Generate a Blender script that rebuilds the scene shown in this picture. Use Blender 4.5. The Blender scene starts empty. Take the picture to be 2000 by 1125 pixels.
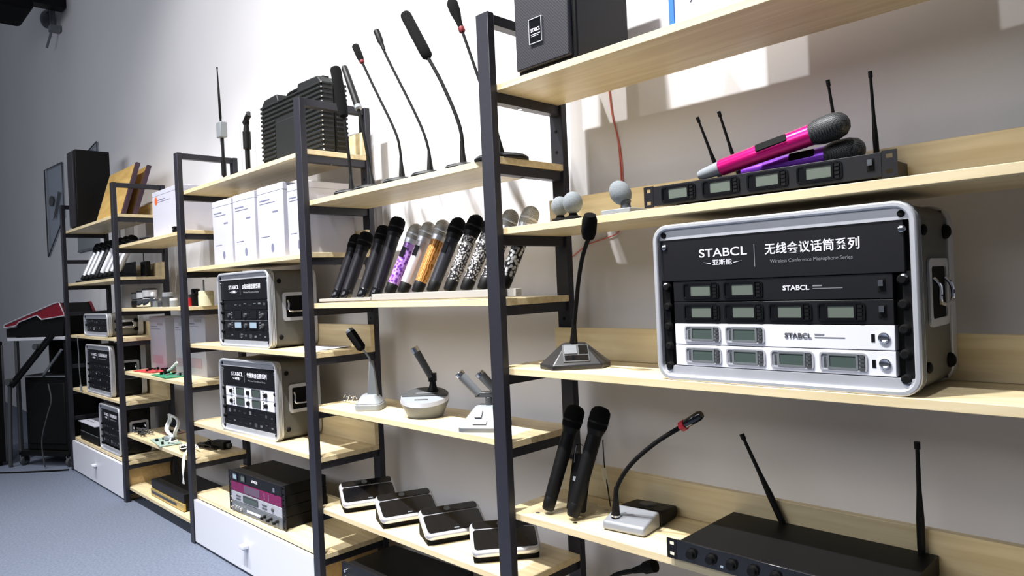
import bpy, bmesh, math, random
from mathutils import Vector, Matrix

# ------------------------------------------------------------------ camera, world, lights, exposure
SC = bpy.context.scene
COL = SC.collection
PI = math.pi

cam_d = bpy.data.cameras.new('camera')
cam = bpy.data.objects.new('camera', cam_d)
COL.objects.link(cam)
SC.camera = cam
FPX, YAW, PITCH, ROLL = 1372.06, .7908, -.0038, -.044
cam_d.sensor_width = 36.0
cam_d.lens = FPX / 2000 * 36
cam_d.clip_start = .05
fw = Vector((-math.sin(YAW), math.cos(YAW), 0)); rt = Vector((math.cos(YAW), math.sin(YAW), 0)); up = Vector((0, 0, 1))
F = fw * math.cos(PITCH) + up * math.sin(PITCH)
U0 = up * math.cos(PITCH) - fw * math.sin(PITCH)
R = rt * math.cos(ROLL) + U0 * math.sin(ROLL)
U = U0 * math.cos(ROLL) - rt * math.sin(ROLL)
m = Matrix((R, U, -F)).transposed().to_4x4()
m.translation = (1.3634, -1.2572, 1.1827)
cam.matrix_world = m

SC.view_settings.view_transform = 'Standard'
SC.view_settings.look = 'None'
SC.view_settings.gamma = 1.0
SC.view_settings.use_curve_mapping = False
SC.view_settings.exposure = .30

world = bpy.data.worlds.new('world')
SC.world = world
world.use_nodes = True
bg = world.node_tree.nodes['Background']
bg.inputs[0].default_value = (.80, .86, 1.0, 1)
bg.inputs[1].default_value = .10


def spot(x, y, z, tx, ty, tz, watts, deg, blend=.6, size=.03, col=(1, .99, .98)):
    d = bpy.data.lights.new('track_spot', 'SPOT')
    d.energy = watts; d.spot_size = math.radians(deg); d.spot_blend = blend
    d.shadow_soft_size = size; d.color = col
    o = bpy.data.objects.new('track_spot', d)
    COL.objects.link(o)
    o.location = (x, y, z)
    o.rotation_euler = (Vector((tx, ty, tz)) - Vector((x, y, z))).to_track_quat('-Z', 'Y').to_euler()


for sx, w in ((-4.3, 150), (-3.2, 230), (-2.1, 360), (-.9, 460), (.15, 500), (1.0, 150)):   # beams on the shelves
    spot(sx, -1.15, 4.0, sx, -.25, .6, w, 58, 1.0)
for sx, w in ((-2.4, 110), (-.8, 320), (.2, 190)):                                                   # wide wash on the wall
    spot(sx, -1.2, 4.05, sx, .1, 1.1, w, 104, 1.0)


def area(x, y, z, tx, ty, tz, sxy, watts, col):
    d = bpy.data.lights.new('soft_fill_light', 'AREA')
    d.energy = watts; d.shape = 'RECTANGLE'; d.size, d.size_y = sxy; d.color = col
    o = bpy.data.objects.new('soft_fill_light', d)
    COL.objects.link(o)
    o.location = (x, y, z)
    o.rotation_euler = (Vector((tx, ty, tz)) - Vector((x, y, z))).to_track_quat('-Z', 'Y').to_euler()


area(-.6, -3.6, 2.9, -.6, .3, 1.0, (3.0, 1.4), 46, (.94, .96, 1.0))  # soft unseen fill standing in for the room's general light
area(-3.9, -3.4, 2.7, -5.2, .3, .6, (2.4, 1.2), 28, (.88, .92, 1.0))  # unseen fill added to brighten the far left wall


# ------------------------------------------------------------------ materials
def srgb(r, g, b):
    f = lambda c: (c / 255 / 12.92) if c / 255 <= .04045 else ((c / 255 + .055) / 1.055) ** 2.4
    return (f(r), f(g), f(b), 1)


MATS = {}


def mat(name, col, rough=.5, metal=0.0, noise=None, bump=None, emit=None, coat=0, spec=None):
    """principled material; noise=(scale, amount) varies the colour, bump=(scale, strength) the relief"""
    if name in MATS:
        return MATS[name]
    mt = bpy.data.materials.new(name); mt.use_nodes = True
    nt = mt.node_tree; b = nt.nodes['Principled BSDF']
    c = srgb(*col)
    b.inputs['Base Color'].default_value = c
    b.inputs['Roughness'].default_value = rough
    b.inputs['Metallic'].default_value = metal
    if coat: b.inputs['Coat Weight'].default_value = coat
    if spec is not None: b.inputs['Specular IOR Level'].default_value = spec
    tc = nt.nodes.new('ShaderNodeTexCoord')
    if noise:
        n = nt.nodes.new('ShaderNodeTexNoise'); n.inputs['Scale'].default_value = noise[0]; n.inputs['Detail'].default_value = 3
        nt.links.new(tc.outputs['Object'], n.inputs['Vector'])
        r = nt.nodes.new('ShaderNodeValToRGB')
        lo = [max(0, v * (1 - noise[1])) for v in c[:3]]; hi = [min(1, v * (1 + noise[1])) for v in c[:3]]
        r.color_ramp.elements[0].position = .3; r.color_ramp.elements[0].color = (*lo, 1)
        r.color_ramp.elements[1].position = .7; r.color_ramp.elements[1].color = (*hi, 1)
        nt.links.new(n.outputs['Fac'], r.inputs[0]); nt.links.new(r.outputs[0], b.inputs['Base Color'])
    if bump:
        n = nt.nodes.new('ShaderNodeTexNoise'); n.inputs['Scale'].default_value = bump[0]
        nt.links.new(tc.outputs['Object'], n.inputs['Vector'])
        bp = nt.nodes.new('ShaderNodeBump'); bp.inputs['Strength'].default_value = bump[1]; bp.inputs['Distance'].default_value = .002
        nt.links.new(n.outputs['Fac'], bp.inputs['Height']); nt.links.new(bp.outputs[0], b.inputs['Normal'])
    if emit:
        b.inputs['Emission Color'].default_value = c; b.inputs['Emission Strength'].default_value = emit
    MATS[name] = mt
    return mt


def wood(name, c0, c1, scale=(2.0, 30, 30)):
    if name in MATS: return MATS[name]
    mt = bpy.data.materials.new(name); mt.use_nodes = True
    nt = mt.node_tree; b = nt.nodes['Principled BSDF']
    tc = nt.nodes.new('ShaderNodeTexCoord'); mp = nt.nodes.new('ShaderNodeMapping'); mp.inputs['Scale'].default_value = scale
    n = nt.nodes.new('ShaderNodeTexNoise'); n.inputs['Scale'].default_value = 1.6; n.inputs['Detail'].default_value = 6; n.inputs['Distortion'].default_value = .6
    r = nt.nodes.new('ShaderNodeValToRGB')
    r.color_ramp.elements[0].position = .32; r.color_ramp.elements[0].color = srgb(*c0)
    r.color_ramp.elements[1].position = .68; r.color_ramp.elements[1].color = srgb(*c1)
    nt.links.new(tc.outputs['Object'], mp.inputs[0]); nt.links.new(mp.outputs[0], n.inputs['Vector'])
    nt.links.new(n.outputs['Fac'], r.inputs[0]); nt.links.new(r.outputs[0], b.inputs['Base Color'])
    b.inputs['Roughness'].default_value = .42
    MATS[name] = mt
    return mt


def pattern(name, c0, c1, scale, kind='voronoi', metal=.4, rough=.3):
    if name in MATS: return MATS[name]
    mt = bpy.data.materials.new(name); mt.use_nodes = True
    nt = mt.node_tree; b = nt.nodes['Principled BSDF']
    tc = nt.nodes.new('ShaderNodeTexCoord')
    if kind == 'voronoi':
        t = nt.nodes.new('ShaderNodeTexVoronoi'); out = t.outputs['Distance']
    elif kind == 'wave':
        t = nt.nodes.new('ShaderNodeTexWave'); out = t.outputs['Fac']; t.inputs['Distortion'].default_value = 6
    else:
        t = nt.nodes.new('ShaderNodeTexChecker'); out = t.outputs['Fac']
    t.inputs['Scale'].default_value = scale
    nt.links.new(tc.outputs['Object'], t.inputs['Vector'])
    r = nt.nodes.new('ShaderNodeValToRGB')
    r.color_ramp.elements[0].position = .35; r.color_ramp.elements[0].color = srgb(*c0)
    r.color_ramp.elements[1].position = .55; r.color_ramp.elements[1].color = srgb(*c1)
    nt.links.new(out, r.inputs[0]); nt.links.new(r.outputs[0], b.inputs['Base Color'])
    b.inputs['Metallic'].default_value = metal; b.inputs['Roughness'].default_value = rough
    MATS[name] = mt
    return mt


def mesh_mat(name, c0, c1, scale, metal=0.0):
    """woven grille: a fine checker of colour with matching relief"""
    if name in MATS: return MATS[name]
    mt = pattern(name, c0, c1, scale, 'checker', metal, .55)
    return mt


def clear(name, tint=(1, 1, 1), gloss=.06):
    """clear acrylic: transparent with a fresnel gloss"""
    if name in MATS: return MATS[name]
    mt = bpy.data.materials.new(name); mt.use_nodes = True
    nt = mt.node_tree; nt.nodes.clear()
    o = nt.nodes.new('ShaderNodeOutputMaterial'); mx = nt.nodes.new('ShaderNodeMixShader')
    t = nt.nodes.new('ShaderNodeBsdfTransparent'); t.inputs[0].default_value = (*tint, 1)
    g = nt.nodes.new('ShaderNodeBsdfGlossy'); g.inputs['Roughness'].default_value = .05
    lw = nt.nodes.new('ShaderNodeLayerWeight'); lw.inputs[0].default_value = .25
    ma = nt.nodes.new('ShaderNodeMath'); ma.operation = 'MULTIPLY_ADD'; ma.inputs[1].default_value = .30; ma.inputs[2].default_value = gloss
    nt.links.new(lw.outputs['Fresnel'], ma.inputs[0]); nt.links.new(ma.outputs[0], mx.inputs[0])
    nt.links.new(t.outputs[0], mx.inputs[1]); nt.links.new(g.outputs[0], mx.inputs[2]); nt.links.new(mx.outputs[0], o.inputs[0])
    MATS[name] = mt
    return mt


WOOD = wood('ash_wood', (208, 188, 146), (228, 212, 174))
WOODD = wood('drawer_wood', (196, 164, 112), (214, 184, 132))
STEEL = mat('powder_coated_steel', (38, 38, 46), .42, 0, (60, .06), spec=.35)
WALLM = mat('wall_paint', (224, 222, 224), .7, 0, (1.2, .03), (160, .08))
CARPET = mat('blue_grey_carpet', (99, 107, 124), .95, 0, (90, .18), (400, .5))
BLACK = mat('black_plastic', (11, 11, 12), .5, 0, (40, .08), spec=.22)
BLACKM = mat('black_matte', (10, 10, 11), .75, spec=.15)
BLACKG = mat('black_gloss', (14, 14, 17), .12, coat=.5)
PANEL = mat('black_anodised_panel', (17, 17, 22), .42, .1, (30, .06), spec=.35)
CHAR = mat('charcoal_ribbed_plastic', (30, 32, 32), .5, spec=.3)
GREYP = mat('grey_plastic', (104, 108, 112), .4)
DGREY = mat('dark_grey_plastic', (66, 68, 70), .4)
LGREY = mat('light_grey_plastic', (134, 139, 144), .4)
FOAM = mat('grey_foam', (116, 122, 126), .95, 0, (300, .12), (500, .4))
BFOAM = mat('black_foam', (12, 12, 13), .95, 0, None, (500, .4), spec=.12)
SILV = mat('silver_paint', (214, 214, 220), .3, .55)
ALU = mat('brushed_aluminium', (198, 200, 206), .34, .45, (20, .05))
CHROME = mat('chrome', (225, 225, 228), .12, 1.0)
WHITE = mat('white_lacquer', (218, 219, 227), .35)
CARD = mat('white_carton', (186, 186, 199), .6, 0, (12, .02))
CARDP = mat('carton_print', (112, 114, 140), .6)
CARDR = mat('red_carton_print', (182, 160, 174), .6)
LCD = mat('lcd_grey_green', (96, 104, 96), .22)
LCDD = mat('lcd_dark_green', (70, 82, 78), .2)
LCDB = mat('lcd_pale_blue', (150, 168, 182), .22)
WTEXT = mat('white_lettering', (224, 222, 232), .5)
DTEXT = mat('dark_lettering', (52, 52, 60), .5)
GTEXT = mat('grey_lettering', (120, 120, 126), .5)
RED = mat('red_plastic', (196, 40, 52), .35)
DRED = mat('dull_red_plastic', (120, 30, 36), .5)
PINK = mat('magenta_metal', (226, 22, 128), .26, .55, coat=.3)
PURP = mat('purple_metal', (128, 62, 196), .3, .5)
MAGP = mat('maroon_panel', (128, 28, 86), .3, .3)
SIDE = mat('grey_laminate', (84, 83, 79), .5, 0, (30, .05))
BLUE = mat('blue_edge', (40, 110, 220), .4)
CREAM = mat('cream_paper', (212, 204, 168), .6)
CABLEW = mat('white_cable', (222, 224, 222), .45)
GREENP = mat('green_circuit_board', (52, 140, 104), .4, 0, (120, .3))
REDP = mat('red_circuit_board', (206, 70, 74), .4, 0, (120, .2))
GOLD = mat('champagne_panel', (204, 178, 112), .35, .5)
CARDB = wood('plywood_face', (186, 150, 84), (206, 172, 104), (3, 3, 14))
PLUM = mat('dark_purple_edge', (70, 48, 62), .5)
ORANGE = mat('orange_mark', (226, 98, 44), .5)
ACRY = clear('clear_acrylic', (.985, .99, .99), .015)
SMOKE = clear('smoked_acrylic', (.90, .93, .96), .02)
FROST = mat('frosted_acrylic', (176, 170, 162), .35)
GRILLE = mesh_mat('black_cloth_grille', (7, 7, 9), (44, 42, 52), 260)
MESHB = mesh_mat('black_wire_mesh', (16, 16, 18), (74, 76, 78), 420, .4)
MESHS = mesh_mat('silver_wire_mesh', (120, 118, 114), (186, 184, 178), 420, .5)
P_PURPLE = pattern('purple_floral_print', (112, 52, 160), (196, 150, 226), 90)
P_ORANGE = pattern('orange_bark_print', (150, 92, 34), (222, 162, 96), 60, 'wave')
P_CHECK = pattern('black_silver_check_print', (214, 210, 208), (44, 42, 46), 170, 'voronoi')
P_LEAF = pattern('black_white_leaf_print', (236, 236, 236), (30, 30, 32), 95)
P_SILVER = mat('pearl_silver_tube', (206, 200, 204), .25, .5)
P_DARK = mat('gunmetal_tube', (60, 60, 66), .25, .5)
P_BLACK = mat('black_tube', (28, 27, 32), .28, .2)


# ------------------------------------------------------------------ mesh helpers
class MB:
    def __init__(s):
        s.bm = bmesh.new(); s.mats = []

    def mi(s, mt):
        if mt not in s.mats: s.mats.append(mt)
        return s.mats.index(mt)

    def faces(s, fs, mt):
        i = s.mi(mt)
        for f in fs:
            f.material_index = i

    def box(s, x0, x1, y0, y1, z0, z1, mt, M=None):
        v = [Vector((x, y, z)) for z in (z0, z1) for y in (y0, y1) for x in (x0, x1)]
        if M: v = [M @ p for p in v]
        v = [s.bm.verts.new(p) for p in v]
        q = ((0, 2, 3, 1), (4, 5, 7, 6), (0, 1, 5, 4), (2, 6, 7, 3), (0, 4, 6, 2), (1, 3, 7, 5))
        s.faces([s.bm.faces.new([v[i] for i in f]) for f in q], mt)
        return s

    def lathe(s, p0, d, prof, mt, seg=20, sx=1.0):
        """profile [(t, r)] turned about the axis p0 + t*d; mt may be a list, one material per band"""
        p0 = Vector(p0); d = Vector(d).normalized()
        a = d.orthogonal().normalized() if abs(d.z) < .9 else Vector((1, 0, 0)) - d * d.x
        a.normalize(); b = d.cross(a)
        rings = []
        for t, r in prof:
            if r < 1e-6: rings.append([s.bm.verts.new(p0 + d * t)])
            else: rings.append([s.bm.verts.new(p0 + d * t + (a * math.cos(2 * PI * k / seg) * sx + b * math.sin(2 * PI * k / seg)) * r) for k in range(seg)])
        for i in range(len(rings) - 1):
            A, B = rings[i], rings[i + 1]
            mm = mt[min(i, len(mt) - 1)] if isinstance(mt, (list, tuple)) else mt
            fs = []
            for k in range(seg):
                k2 = (k + 1) % seg
                if len(A) == 1 and len(B) == 1: continue
                if len(A) == 1: fs.append(s.bm.faces.new((A[0], B[k2], B[k])))
                elif len(B) == 1: fs.append(s.bm.faces.new((A[k], A[k2], B[0])))
                else: fs.append(s.bm.faces.new((A[k], A[k2], B[k2], B[k])))
            s.faces(fs, mm)
        m0 = mt[0] if isinstance(mt, (list, tuple)) else mt
        m1 = mt[-1] if isinstance(mt, (list, tuple)) else mt
        if len(rings[0]) > 1: s.faces([s.bm.faces.new(rings[0][::-1])], m0)
        if len(rings[-1]) > 1: s.faces([s.bm.faces.new(rings[-1])], m1)
        return s

    def cyl(s, p0, p1, r0, mt, r1=None, seg=16):
        p0 = Vector(p0); p1 = Vector(p1); L = (p1 - p0).length
        return s.lathe(p0, p1 - p0, [(0, r0), (L, r0 if r1 is None else r1)], mt, seg)

    def ball(s, c, r, mt, d=(0, 0, 1), stretch=1.0, seg=20, n=10):
        d = Vector(d).normalized()
        return s.lathe(c, d, [(-r * stretch * math.cos(PI * k / n), r * math.sin(PI * k / n) if 0 < k < n else 0) for k in range(n + 1)], mt, seg)

    def tube(s, pts, r, mt, seg=8, sub=6, smooth=True):
        P = [Vector(p) for p in pts]
        n = len(P); rr = r if isinstance(r, (list, tuple)) else [r] * n
        Q = []; RQ = []
        if smooth and n > 2:
            for i in range(n - 1):
                a, b, c, d = P[max(i - 1, 0)], P[i], P[i + 1], P[min(i + 2, n - 1)]
                for k in range(sub):
                    t = k / sub
                    Q.append(.5 * ((2 * b) + (c - a) * t + (2 * a - 5 * b + 4 * c - d) * t * t + (3 * b - a - 3 * c + d) * t ** 3))
                    RQ.append(rr[i] * (1 - t) + rr[i + 1] * t)
            Q.append(P[-1]); RQ.append(rr[-1])
        else: Q = P; RQ = rr
        T = [(Q[min(i + 1, len(Q) - 1)] - Q[max(i - 1, 0)]).normalized() for i in range(len(Q))]
        a = T[0].orthogonal().normalized(); rings = []
        for i in range(len(Q)):
            a = (a - T[i] * a.dot(T[i]))
            a = a.normalized() if a.length > 1e-5 else T[i].orthogonal().normalized()
            b = T[i].cross(a)
            rings.append([s.bm.verts.new(Q[i] + (a * math.cos(2 * PI * k / seg) + b * math.sin(2 * PI * k / seg)) * RQ[i]) for k in range(seg)])
        fs = []
        for i in range(len(rings) - 1):
            for k in range(seg):
                k2 = (k + 1) % seg
                fs.append(s.bm.faces.new((rings[i][k], rings[i][k2], rings[i + 1][k2], rings[i + 1][k])))
        fs.append(s.bm.faces.new(rings[0][::-1])); fs.append(s.bm.faces.new(rings[-1]))
        s.faces(fs, mt)
        return s

    def prism(s, poly, h0, h1, mt, axes='xz', M=None, shrink=None):
        """2D outline swept from h0 to h1 along the third axis; shrink scales the far outline (a taper)"""
        def P(p, h):
            v = {'xz': Vector((p[0], h, p[1])), 'xy': Vector((p[0], p[1], h)), 'yz': Vector((h, p[0], p[1]))}[axes]
            return M @ v if M else v
        c = (sum(p[0] for p in poly) / len(poly), sum(p[1] for p in poly) / len(poly))
        q = poly if shrink is None else [(c[0] + (p[0] - c[0]) * shrink, c[1] + (p[1] - c[1]) * shrink) for p in poly]
        A = [s.bm.verts.new(P(p, h0)) for p in poly]; B = [s.bm.verts.new(P(p, h1)) for p in q]
        n = len(poly)
        fs = [s.bm.faces.new((A[i], A[(i + 1) % n], B[(i + 1) % n], B[i])) for i in range(n)]
        fs += [s.bm.faces.new(A[::-1]), s.bm.faces.new(B)]
        s.faces(fs, mt)
        return s

    def ring(s, outer, inner, h0, h1, mt, axes='xz'):
        """frame between two outlines with the same number of points"""
        def P(p, h):
            return {'xz': Vector((p[0], h, p[1])), 'xy': Vector((p[0], p[1], h)), 'yz': Vector((h, p[0], p[1]))}[axes]
        n = len(outer)
        v = [[s.bm.verts.new(P(p, h)) for p in o] for o, h in ((outer, h0), (inner, h0), (inner, h1), (outer, h1))]
        fs = []
        for a in range(4):
            A, B = v[a], v[(a + 1) % 4]
            for i in range(n): fs.append(s.bm.faces.new((A[i], A[(i + 1) % n], B[(i + 1) % n], B[i])))
        s.faces(fs, mt)
        return s


def rrect(x0, x1, z0, z1, r, n=5):
    p = []
    for cx, cz, a0 in ((x1 - r, z0 + r, -90), (x1 - r, z1 - r, 0), (x0 + r, z1 - r, 90), (x0 + r, z0 + r, 180)):
        for k in range(n + 1):
            a = math.radians(a0 + 90 * k / n)
            p.append((cx + r * math.cos(a), cz + r * math.sin(a)))
    return p


def ellipse(cx, cy, rx, ry, n=28):
    return [(cx + rx * math.cos(2 * PI * k / n), cy + ry * math.sin(2 * PI * k / n)) for k in range(n)]


def put(name, mb, parent=None, bevel=0.0, smooth=True, label=None, seg=2):
    bmesh.ops.recalc_face_normals(mb.bm, faces=mb.bm.faces)
    me = bpy.data.meshes.new(name)
    mb.bm.to_mesh(me); mb.bm.free()
    for x in mb.mats: me.materials.append(x)
    if smooth:
        me.polygons.foreach_set('use_smooth', [True] * len(me.polygons))
        me.set_sharp_from_angle(angle=math.radians(38))
    o = bpy.data.objects.new(name, me)
    COL.objects.link(o)
    if parent: o.parent = parent
    if bevel:
        b = o.modifiers.new('bevel', 'BEVEL'); b.width = bevel; b.segments = seg; b.limit_method = 'ANGLE'; b.angle_limit = math.radians(40)
    if label: o['label'] = label
    return o


def tag(o, label, cat, group=None):
    o['label'] = label; o['category'] = cat
    if group: o['group'] = group
    return o


def thing(name, label, cat, loc=(0, 0, 0), rz=0.0, group=None):
    o = bpy.data.objects.new(name, None)
    o.empty_display_size = .05
    COL.objects.link(o)
    o.location = loc; o.rotation_euler = (0, 0, rz)
    return tag(o, label, cat, group)


def each(name, mbs, parent, bevel=0.0):
    for q in mbs: put(name, q, parent, bevel)


def struct(name, mb):
    o = put(name, mb, smooth=False)
    o['kind'] = 'structure'
    return o


def text(parent, s, loc, size, mt, width=None, bold=0.0, name='lettering', rot=(PI / 2, 0, 0), align='LEFT'):
    cu = bpy.data.curves.new(name, 'FONT')
    cu.body = s; cu.size = size; cu.align_x = align; cu.align_y = 'CENTER'; cu.extrude = .0003; cu.offset = bold * size
    cu.materials.append(mt)
    o = bpy.data.objects.new(name, cu)
    COL.objects.link(o)
    o.parent = parent; o.location = loc; o.rotation_euler = rot
    bpy.context.view_layer.update()
    if not s: 
        bpy.data.objects.remove(o); return None
    me = bpy.data.meshes.new_from_object(o.evaluated_get(bpy.context.evaluated_depsgraph_get()))
    q = bpy.data.objects.new(name, me)
    COL.objects.link(q)
    q.parent = parent; q.location = loc; q.rotation_euler = rot
    dx = o.dimensions.x
    bpy.data.objects.remove(o)
    if not me.materials: me.materials.append(mt)
    if width and dx > 1e-5: q.scale.x = width / dx
    return q


def copy_tree(o, parent=None):
    c = o.copy(); COL.objects.link(c); c.parent = parent
    for ch in list(o.children): copy_tree(ch, c)
    return c


# ------------------------------------------------------------------ the room
WY = .38
struct('floor', MB().box(-13, 5, -6, WY, -.05, 0, CARPET))
struct('wall_back', MB().box(-13, 5, WY, WY + .1, -.05, 5.2, WALLM))
struct('trim_1', MB().box(-1.066, -1.058, WY - .002, WY, 1.2, 5.2, mat('panel_seam', (206, 206, 214), .6)))

# ------------------------------------------------------------------ shelf racks: ladder frames and boards
POSTS = {'E': -4.483, 'D': -3.267, 'C': -2.211, 'B': -1.0, 'A': 0.0, 'Z': 1.19}
PW, PD, DEP, TOP = .046, .023, .298, 1.896
ODD = (1.710, 1.334, .967, .587, .235)
EVEN = (1.522, 1.148, .773, .402, .088)
T = .018
fl = {'E': 'black steel ladder frame at the far end of the shelf row, beside the mixer trolley',
      'D': 'black steel ladder frame right of the tall black speaker and leaning plywood boards',
      'C': 'black steel ladder frame left of the stacked road cases and their white drawer',
      'B': 'black steel ladder frame between the ribbed black carry case and the gooseneck row',
      'A': 'nearest fully visible black steel ladder frame, left of the big grille speaker',
      'Z': 'black steel ladder frame closing the near end of the shelf row, past the photo edge'}
for k, x in POSTS.items():
    t = thing('shelf_ladder', fl[k], 'shelf frame', (x, 0, 0), 0, 'ladder frames of the shelf row')
    put('post', MB().box(0, PW, 0, PD, 0, TOP, STEEL), t, .0015)
    put('post', MB().box(0, PW, DEP - PD, DEP, 0, TOP, STEEL), t, .0015)
    hs = sorted(set(ODD + EVEN))
    for z in hs + [TOP + T]:
        put('rung', MB().box(.008, PW - .008, PD, DEP - PD, z - T - .027, z - T - .0005, STEEL), t, .001)
    each('bolt', [MB().cyl((PW / 2, .13, z - T - .0285), (PW / 2, .13, z - T - .027), .006, CHROME) for z in hs if z > 1.2], t)
    each('slot_hole', [MB().cyl((PW * .5, DEP - PD - .0008, z), (PW * .5, DEP - PD + .0005, z), .005, BLACKM, seg=10) for z in (1.62, 1.56, 1.50, 1.08, 1.02, .70, .64)], t)

bays = [('E', 'D', ODD), ('D', 'C', EVEN), ('C', 'B', ODD), ('B', 'A', EVEN), ('A', 'Z', ODD)]
sl = {('E', 0): 'top ash wood shelf carrying the tall black speaker and plywood boards',
      ('E', 1): 'ash wood shelf under the far row of silver and black microphones',
      ('E', 2): 'ash wood shelf under the small silver road case',
      ('E', 3): 'ash wood shelf under the black road case at the far end',
      ('E', 4): 'ash wood top board over the far white drawer',
      ('D', 0): 'ash wood shelf with white box beside the plywood boards, highest of its bay',
      ('D', 1): 'ash wood shelf with chrome canisters and small red tins',
      ('D', 2): 'ash wood shelf with red and green circuit boards and white cartons',
      ('D', 3): 'ash wood shelf strewn with loose circuit boards and pale cables',
      ('D', 4): 'low ash wood shelf with black amplifier near the floor, between the two white drawers',
      ('C', 0): 'ash wood shelf carrying the ribbed black carry case and antenna pole',
      ('C', 1): 'ash wood shelf under the four white cartons',
      ('C', 2): 'ash wood shelf under the upper of the two stacked road cases',
      ('C', 3): 'ash wood shelf under the road case with white receiver panels',
      ('C', 4): 'ash wood top board over the near white drawer, under the receiver stack',
      ('B', 0): 'ash wood shelf under the row of tall black gooseneck microphones',
      ('B', 1): 'ash wood shelf under the leaning row of coloured handheld microphones',
      ('B', 2): 'ash wood shelf with three grey conference microphones',
      ('B', 3): 'ash wood shelf with four black speakerphone pads',
      ('B', 4): 'lowest ash wood shelf with black rack receiver, under the speakerphone pads',
      ('A', 0): 'top ash wood shelf under the big grille speaker, nearest to the viewer',
      ('A', 1): 'ash wood shelf with grey foam microphones and pink handheld on receiver',
      ('A', 2): 'ash wood shelf under the largest silver rimmed road case',
      ('A', 3): 'ash wood shelf with red ringed gooseneck and black receiver with two antennas',
      ('A', 4): 'lowest near shelf board, below the black receiver with two antennas'}
for l, r, hs in bays:
    x0, x1 = POSTS[l] + .001, POSTS[r] + PW - .001
    for i, z in enumerate(hs):
        t = thing('shelf', sl[(l, i)], 'shelf', (x0, 0, z), 0, 'ash wood shelves')
        put('board', MB().box(0, x1 - x0, PD + .0005, DEP - PD - .0005, -T, 0, WOOD), t, .0012)
        if hs is ODD:
            put('back_riser', MB().box(0, x1 - x0, DEP - PD - .0185, DEP - PD - .0005, .0003, .088, WOOD), t, .0012)
for l, r, lab in (('E', 'D', 'white fronted drawer unit on the floor at the far end, beside the mixer trolley'),
                  ('C', 'B', 'white fronted drawer unit on the floor under the maroon and silver receiver stack'),
                  ('A', 'Z', 'drawer unit under the near bay, hidden below the photo edge')):
    x0, x1 = POSTS[l] + PW + .002, POSTS[r] - .002
    t = thing('drawer_unit', lab, 'drawer', (x0, 0, 0), 0, 'drawer units under the shelves')
    W = x1 - x0
    z1 = .235 - T - .001
    put('carcass', MB().box(0, .016, .024, .27, .003, z1, WOODD).box(W - .016, W, .024, .27, .003, z1, WOODD).box(.016, W - .016, .254, .27, .003, z1, WOODD).box(.016, W - .016, .024, .254, .003, .02, WOODD), t)
    fr = put('drawer_front', MB().box(.001, W - .001, .004, .022, .012, z1, WHITE), t, .002)
    put('knob', MB().box(W * .5 - .02, W * .5 + .02, -.022, .004, .118, .134, WHITE).box(W * .5 - .008, W * .5 + .008, -.012, .004, .108, .118, WHITE), fr, .003)


# ------------------------------------------------------------------ rack gear
def display(parent, x, y, z, w, h, scr, bez, bar=True):
    b = MB().ring(rrect(x - .004, x + w + .004, z - .004, z + h + .004, .003, 2), rrect(x, x + w, z, z + h, .001, 2), y - .002, y, bez)
    b.box(x, x + w, y - .0008, y, z, z + h, scr)
    return put('display', b, parent)


def rx_panel(parent, x0, x1, y, z0, z1, base, style, n, step=.0925, first=.042, logo=True, name='receiver'):
    """front panel of a one-unit receiver with n channel windows"""
    light = style == 'white'
    h = z1 - z0
    p = put(name, MB().box(x0, x1, y, y + .02, z0 + .0008, z1 - .0008, base), parent, .001)
    for i in range(n):
        mx = x0 + first - .018 + i * step
        scr = LCDD if light else LCD
        b = MB().ring(rrect(mx, mx + .082, z0 + .006, z1 - .005, .006, 3), rrect(mx + .003, mx + .079, z0 + .009, z1 - .008, .004, 3), y - .0025, y, SILV if light else BLACKG)
        b.box(mx + .004, mx + .078, y - .0006, y + .001, z0 + .010, z1 - .009, LGREY if light else BLACKG)
        put('channel_window', b, p)
        display(p, mx + .018, y - .001, z0 + .0125, .045, .021, scr, GREYP if light else BLACKG)
        each('button', [MB().box(mx + .0695, mx + .0775, y - .004, y, z0 + .0085 + k * .0072, z0 + .013 + k * .0072, DGREY if light else BLACK) for k in range(4)], p)
        if light:
            bb = MB()
            for k in range(8): bb.box(mx + .007, mx + .012, y - .0012, y, z0 + .012 + k * .0026, z0 + .0132 + k * .0026, DGREY)
            put('marking', bb, p)
    if logo:
        lx = x0 + .238
        text(p, 'STABCL', (lx, y - .0012, z0 + h * .52), .0125, DTEXT if light else WTEXT, .05, .02)
        put('lettering', MB().box(lx + .056, lx + .073, y - .0008, y, z0 + h * .56, z0 + h * .62, GTEXT).box(lx + .056, lx + .109, y - .0008, y, z0 + h * .46, z0 + h * .49, GTEXT), p)
    sx = x1 - .016
    if light:
        put('power_button', MB().lathe((sx - .001, y + .001, z0 + h * .5), (0, -1, 0), [(0, .0095), (.004, .0095), (.005, .0075), (.004, .006)], CHROME, 20), p)
        put('port', MB().box(sx - .022, sx - .016, y - .0007, y, z0 + h * .33, z0 + h * .64, BLACKG), p)
    else:
        put('power_switch', MB().box(sx - .008, sx + .004, y - .0015, y, z0 + h * .3, z0 + h * .78, BLACKM).box(sx - .006, sx + .002, y - .006, y, z0 + h * .5, z0 + h * .74, CHROME), p)
    return p


def rack_ear(parent, x0, x1, y, z0, z1, mt=PANEL):
    b = MB()
    n = 3
    b.box(x0, x1, y, y + .003, z0, z0 + .006, mt); b.box(x0, x1, y, y + .003, z1 - .006, z1, mt)
    zm0, zm1 = z0 + .0135, z1 - .0135
    b.box(x0, x1, y, y + .003, zm0, zm1, mt)
    w = x1 - x0
    for a, c in ((z0 + .006, zm0), (zm1, z1 - .006)):
        b.box(x0, x0 + w * .25, y, y + .003, a, c, mt); b.box(x0 + w * .72, x1, y, y + .003, a, c, mt)
    return put('rack_ear', b, parent)


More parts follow.
